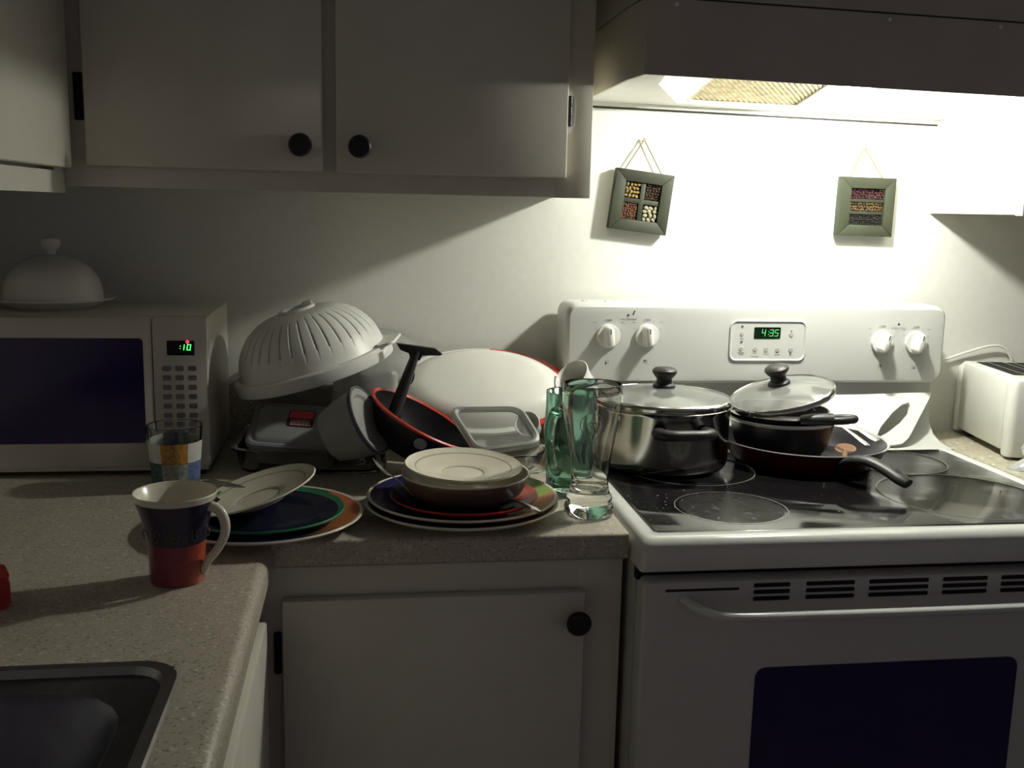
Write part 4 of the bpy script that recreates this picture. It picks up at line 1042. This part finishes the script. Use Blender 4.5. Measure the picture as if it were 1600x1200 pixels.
# labelled container
t = thing('food_container', 'grey plastic food container with red label on its lid', 'container', (-0.4875, -0.228, 0.958), eul(24, 4, -5))
w_, h_ = 0.148, 0.118
obj('tub', loft([lp(w_ - 0.020, h_ - 0.020, 0.014, -0.020), lp(w_ - 0.010, h_ - 0.010, 0.016, -0.015), lp(w_ - 0.004, h_ - 0.004, 0.018, 0.022)]), 'frost', t)
ld = obj('lid', loft([lp(w_ + 0.004, h_ + 0.004, 0.018, 0.018), lp(w_ + 0.006, h_ + 0.006, 0.019, 0.0215), lp(w_ + 0.006, h_ + 0.006, 0.019, 0.029), lp(w_ - 0.002, h_ - 0.002, 0.017, 0.031), lp(w_ - 0.014, h_ - 0.014, 0.014, 0.029), lp(w_ - 0.022, h_ - 0.022, 0.012, 0.033), lp(w_ - 0.030, h_ - 0.030, 0.010, 0.034)]), 'greypl', t)
lb = obj('label', prism([(0.006 + x, 0.014 + y) for x, y in rrect(0.045, 0.048, 0.006)], 0.0335, 0.0346, 'xy'), 'labeldark', ld)
obj('label_band', prism([(0.006 + x, 0.0250 + y) for x, y in rrect(0.041, 0.021, 0.003)], 0.0345, 0.0350, 'xy'), 'labelred', lb)
bm = bmesh.new()
for r_ in range(3):
    x = -0.010
    while x < 0.022:
        l_ = random.uniform(0.002, 0.006)
        box(x, x + l_, -0.0060 + r_ * 0.0058, -0.0026 + r_ * 0.0058, 0.0345, 0.0350, bm=bm); x += l_ + 0.0012
obj('label_print', bm, 'labelpale', lb, kind='stuff')
# smoky container behind it, carrying the colander
t = thing('food_container', 'dark smoky plastic container behind the red-labelled one, under the colander', 'container', (-0.482, -0.098, 0.9592), eul(0, 0, 0))
w_, h_ = 0.155, 0.10
obj('tub', loft([lp(w_ - 0.024, h_ - 0.024, 0.014, 0.0), lp(w_ - 0.012, h_ - 0.012, 0.016, 0.006), lp(w_, h_, 0.018, 0.066)]), 'smoke', t)
obj('lid', loft([lp(w_ + 0.006, h_ + 0.006, 0.019, 0.063), lp(w_ + 0.008, h_ + 0.008, 0.019, 0.073), lp(w_ - 0.004, h_ - 0.004, 0.016, 0.076)]), 'smoke', t)
# colander, upside down
t = thing('colander', 'large white plastic colander lying upside down and tilted on the pile', 'colander', (-0.457, -0.172, 1.074), eul(2, -16.5, 0))
CS = 0.945
cr_ = [(0.140, -0.004), (0.1405, 0.006), (0.1385, 0.012), (0.1365, 0.016)]
body = [(0.1365, 0.016), (0.1345, 0.030), (0.1290, 0.050), (0.1225, 0.0625), (0.1140, 0.0745), (0.1040, 0.0855), (0.0920, 0.0950), (0.0780, 0.1030), (0.0620, 0.1085), (0.045, 0.1115), (0.0, 0.1120)]
sg = 288
o = obj('bowl', lathe(cr_[:-1] + body, sg, None, None, lambda i, k: 5 <= i <= 9 and k % 8 == 0), 'white_pl', t)
so = o.modifiers.new('thick', 'SOLIDIFY'); so.thickness = 0.0028; so.offset = -1
obj('rim', lathe([(0.1385, -0.008), (0.1465, -0.008), (0.1480, -0.006), (0.1490, 0.0135), (0.1475, 0.0155), (0.1375, 0.0165), (0.1385, -0.008)], 80), 'white_pl', t)
obj('foot_ring', lathe([(0.030, 0.111), (0.034, 0.1105), (0.034, 0.117), (0.030, 0.117), (0.030, 0.111)], 40), 'white_pl', t)
obj('foot_tab', loft([[(0.022 + x, y, 0.116) for x, y in rrect(0.020, 0.016, 0.004)], [(0.022 + x, y, 0.1235) for x, y in rrect(0.018, 0.014, 0.004)]]), 'white_pl', t)
for s_ in (1, -1):
    q = Matrix.Rotation(0.0 if s_ > 0 else PI, 4, 'Z') @ Matrix.Rotation(R(-14), 4, 'Z')
    bm = loft([[(0.150 + x, y, 0.0158) for x, y in rrect(0.034, 0.086, 0.014)], [(0.150 + x, y, 0.0205) for x, y in rrect(0.034, 0.086, 0.014)]])
    obj('handle', xf(bm, q), 'white_pl', t)
for ch_ in t.children:
    ch_.data.transform(Matrix.Diagonal((CS, CS, CS, 1)))
# white square tub upside down under the colander's right side
t = thing('food_tub', 'white square plastic tub upside down under the colander', 'container', (-0.374, -0.180, 0.9600), eul(3, 2, 12))
w_ = 0.112
obj('tub', loft([lp(w_, w_, 0.014, 0.0), lp(w_, w_, 0.014, 0.004), lp(w_ - 0.006, w_ - 0.006, 0.014, 0.012), lp(w_ - 0.014, w_ - 0.014, 0.016, 0.112), lp(w_ - 0.022, w_ - 0.022, 0.014, 0.118)]), 'frost', t)
obj('rim', loft([lp(w_ + 0.004, w_ + 0.004, 0.016, -0.002), lp(w_ + 0.008, w_ + 0.008, 0.018, 0.002), lp(w_ + 0.008, w_ + 0.008, 0.018, 0.010), lp(w_ + 0.002, w_ + 0.002, 0.016, 0.0125)], False, False), 'white_pl', t)
# round translucent lid
t = thing('round_lid', 'round translucent plastic lid leaning beside the colander above the pan', 'lid', (-0.330, -0.068, 1.0850), axis((0.10, -0.66, 0.75)))
obj('disc', lathe([(0, 0.004), (0.050, 0.004), (0.054, 0.001), (0.060, 0.001), (0.0635, -0.003), (0.0625, -0.0045), (0.058, -0.001), (0.052, -0.001), (0.048, 0.0015), (0, 0.0015)], 56), 'frost', t)
# tub lying on its side with open mouth to the right
ax = Vector((0.82, -0.26, 0.44)).normalized()
t = thing('plastic_tub', 'round translucent plastic tub lying on its side with blue-grey rim', 'container', Vector((-0.3630, -0.370, 1.0220)) - ax * 0.0736, axis(ax))
obj('body', lathe([(0, 0.0), (0.040, 0.0), (0.046, 0.004), (0.054, 0.030), (0.0605, 0.070), (0.0620, 0.0745), (0.0600, 0.0745), (0.0585, 0.070), (0.052, 0.030), (0.044, 0.0065), (0, 0.0035)], 56), 'frost', t)
obj('rim', lathe([(0.0595, 0.072), (0.0625, 0.0720), (0.0640, 0.0750), (0.0635, 0.0790), (0.0622, 0.0800), (0.0605, 0.0790), (0.0595, 0.072)], 56), 'bluegrey', t)
obj('inner_ring', lathe([(0.0490, 0.0765), (0.0560, 0.0775), (0.0590, 0.0790), (0.0600, 0.0770), (0.0560, 0.0755), (0.0490, 0.0745), (0.0490, 0.0765)], 56), 'frost', t)
obj('lid_disc', lathe([(0, 0.0720), (0.045, 0.0720), (0.049, 0.0765), (0.049, 0.0745), (0.045, 0.0705), (0, 0.0705)], 48), 'frost', t)
for ch_ in t.children:
    ch_.data.transform(Matrix.Diagonal((0.92, 0.92, 0.92, 1)))
# black bowl-shaped pan with red rim, lying tilted
nrm = Vector((-0.34, -0.10, 0.90))
e1 = Vector((0.79, 0.0, -0.48))
n_ = Vector((0.46, -0.085, 0.86)).normalized()
t = thing('wok', 'black pan with red rim tilted against the white platter', 'pan', Vector((-0.2750, -0.308, 1.0090)) - n_ * 0.070, axis(n_))
wp = [(0, 0.008), (0.050, 0.009), (0.060, 0.013), (0.078, 0.034), (0.090, 0.060), (0.0920, 0.067), (0.0965, 0.0675), (0.0980, 0.0715), (0.0945, 0.0735), (0.0900, 0.0705), (0.0875, 0.060), (0.075, 0.036), (0.058, 0.017), (0, 0.013)]
obj('vessel', lathe(wp, 64, [0, 0, 0, 0, 0, 1, 1, 1, 1, 0, 0, 0, 0]), ['panblk', 'redrim'], t)
q_ = axis(n_)
# round badge on the outside wall, towards the camera
ang = math.atan2(*(q_.inverted() @ Vector((-0.10, -1, -0.25))).yx)
obj('badge', xf(lathe([(0, 0.004), (0.008, 0.004), (0.0105, 0.002), (0.0105, -0.002), (0, -0.002)], 24), Matrix.Rotation(ang, 4, 'Z') @ Matrix.Translation((0.0872, 0, 0.0535)) @ Matrix.Rotation(R(113), 4, 'Y')), 'pad', t, label='round grey badge')
# black scraper standing in it, and a clear-grey spoon beside it
a_, b_ = Vector((-0.333, -0.285, 0.985)), Vector((-0.2840, -0.250, 1.1140))
t = thing('scraper', 'black T-headed kitchen scraper standing in the red-rimmed pan', 'utensil', a_, (b_ - a_).to_track_quat('Z', 'Y'))
Ls = (b_ - a_).length
obj('handle', tube([(0, 0, 0), (0, 0, Ls * 0.3), (0, 0, Ls * 0.6), (0, 0, Ls * 0.9), (0, 0, Ls)], [0.0125, 0.0125, 0.0105, 0.0085, 0.0085], 14, 4, flat=0.8, up=(0, 1, 0)), 'black', t)
hdv = (b_ - a_).to_track_quat('Z', 'Y').inverted()
e_x = (hdv @ Vector((1, 0.0, -0.13))).normalized(); e_z = (hdv @ Vector((0.13, 0, 1))).normalized(); e_y = e_z.cross(e_x)
mh = Matrix((e_x, e_y, e_z)).transposed().to_4x4(); mh.translation = Vector((0, 0, Ls + 0.002))
hd_ = [(-0.036, 0.008), (-0.028, -0.002), (-0.013, -0.006), (-0.009, -0.016), (0.007, -0.016), (0.010, -0.007), (0.024, -0.005), (0.040, -0.003), (0.044, 0.000), (0.030, 0.008), (0.0, 0.008)]
obj('blade', xf(prism(hd_, -0.007, 0.007, 'xz', 0.001), mh), 'black', t)
spoon('grey serving spoon standing behind the black scraper', (-0.318, -0.262, 0.992), (-0.292, -0.240, 1.082), nm='serving_spoon', w=0.013, m='steel')

# white platter with red rim leaning on the wall
n_ = Vector((-0.07, -0.55, 0.832)).normalized()
el = Vector((1.0, -0.13, 0.0)).normalized(); es_ = n_.cross(el).normalized(); el = es_.cross(n_)
t = thing('platter', 'large white oval platter with a red-edged rim leaning on the back wall', 'platter', (-0.157, -0.138, 1.026), Matrix((el, es_, n_)).transposed().to_quaternion())
pp = [(0, 0.030), (0.110, 0.030), (0.128, 0.027), (0.146, 0.018), (0.157, 0.008), (0.1610, 0.004), (0.1765, 0.003), (0.1785, -0.001), (0.1755, -0.003), (0.158, 0.001), (0.143, 0.012), (0.126, 0.022), (0.108, 0.025), (0, 0.025)]
bm = lathe(pp, 88, [0, 0, 0, 0, 0, 1, 1, 1, 1, 0, 0, 0, 0])
for fc in bm.faces:
    cm = fc.calc_center_median(); an = math.degrees(math.atan2(cm.y, cm.x))
    if fc.material_index == 1 and not (-60 < an < 86): fc.material_index = 0      # red only on the right arc of the rim, white elsewhere
obj('dish', xf(bm, Matrix.Diagonal((0.96, 0.64, 1, 1))), ['platter', 'redrim'], t)

# square clear lid leaning in front of it
TL, TR, BR, BL = Vector((-0.2330, -0.285, 1.0210)), Vector((-0.1060, -0.280, 1.0210)), Vector((-0.0790, -0.355, 0.9750)), Vector((-0.1930, -0.375, 0.9650))
cen = (TL + TR + BR + BL) / 4
ex = ((TR + BR) - (TL + BL)).normalized(); ey0 = ((TL + TR) - (BL + BR)); ey = (ey0 - ex * ey0.dot(ex)).normalized(); ez = ex.cross(ey)
mq = Matrix((ex, ey, ez)).transposed().to_quaternion()
t = thing('square_lid', 'clear square plastic container lid leaning behind the right plate stack', 'lid', cen, mq)
def quad(s, z, r):
    # parallelogram outline following the lid's rounded-square shape, sheared by its own make
    loc = [(p - cen) for p in (TR, TL, BL, BR)]
    L2_ = [(v.dot(ex) * s, v.dot(ey) * s) for v in loc]
    out = []
    for k in range(4):
        p0 = Vector(L2_[k - 1]); p1 = Vector(L2_[k]); p2 = Vector(L2_[(k + 1) % 4])
        a = p1 + (p0 - p1).normalized() * r; b = p1 + (p2 - p1).normalized() * r
        for q in range(6):
            tt = q / 5
            pt_ = a * (1 - tt) ** 2 + p1 * 2 * tt * (1 - tt) + b * tt * tt
            out.append((pt_.x, pt_.y, z))
    return out
obj('panel', loft([quad(0.84, -0.0025, 0.018), quad(0.84, 0.0, 0.018)]), 'clearpl', t)
obj('rim', loft([quad(0.84, -0.003, 0.018), quad(0.86, 0.004, 0.02), quad(0.93, 0.007, 0.022), quad(1.0, 0.005, 0.024), quad(1.02, -0.004, 0.025), quad(1.0, -0.006, 0.024), quad(0.90, -0.002, 0.02), quad(0.84, -0.003, 0.018)], False, False), 'frost', t)
# shallow glass bowl under the lid
t = thing('glass_bowl', 'shallow clear glass bowl under the square lid', 'bowl', (-0.135, -0.305, 0.9102))
obj('dish_body', lathe([(0, 0.0), (0.032, 0.0), (0.034, 0.004), (0.060, 0.024), (0.068, 0.046), (0.0665, 0.048), (0.0645, 0.046), (0.057, 0.026), (0.032, 0.0075), (0, 0.0065)], 48), 'glass', t)
# small white cup lying on its side
cax = Vector((-0.62, -0.35, 0.66)).normalized()
t = thing('cup', 'tapered white cup tilted beside the platter behind the glasses', 'cup', (0.046, -0.158, 1.0120), axis(cax))
obj('cup_body', lathe([(0, 0), (0.020, 0), (0.023, 0.003), (0.031, 0.058), (0.0345, 0.070), (0.0352, 0.0725), (0.0340, 0.0735), (0.0320, 0.071), (0.0285, 0.058), (0.0205, 0.006), (0, 0.004)], 48), 'ceram', t)
t = thing('cup', 'small white cup between the square lid and the green mug', 'cup', (-0.083, -0.262, 0.9780), axis((-0.35, -0.72, 0.45)))
obj('cup_body', lathe([(0, 0), (0.014, 0), (0.017, 0.003), (0.021, 0.030), (0.0225, 0.036), (0.0212, 0.037), (0.0195, 0.034), (0.0155, 0.005), (0, 0.004)], 40), 'ceram', t)
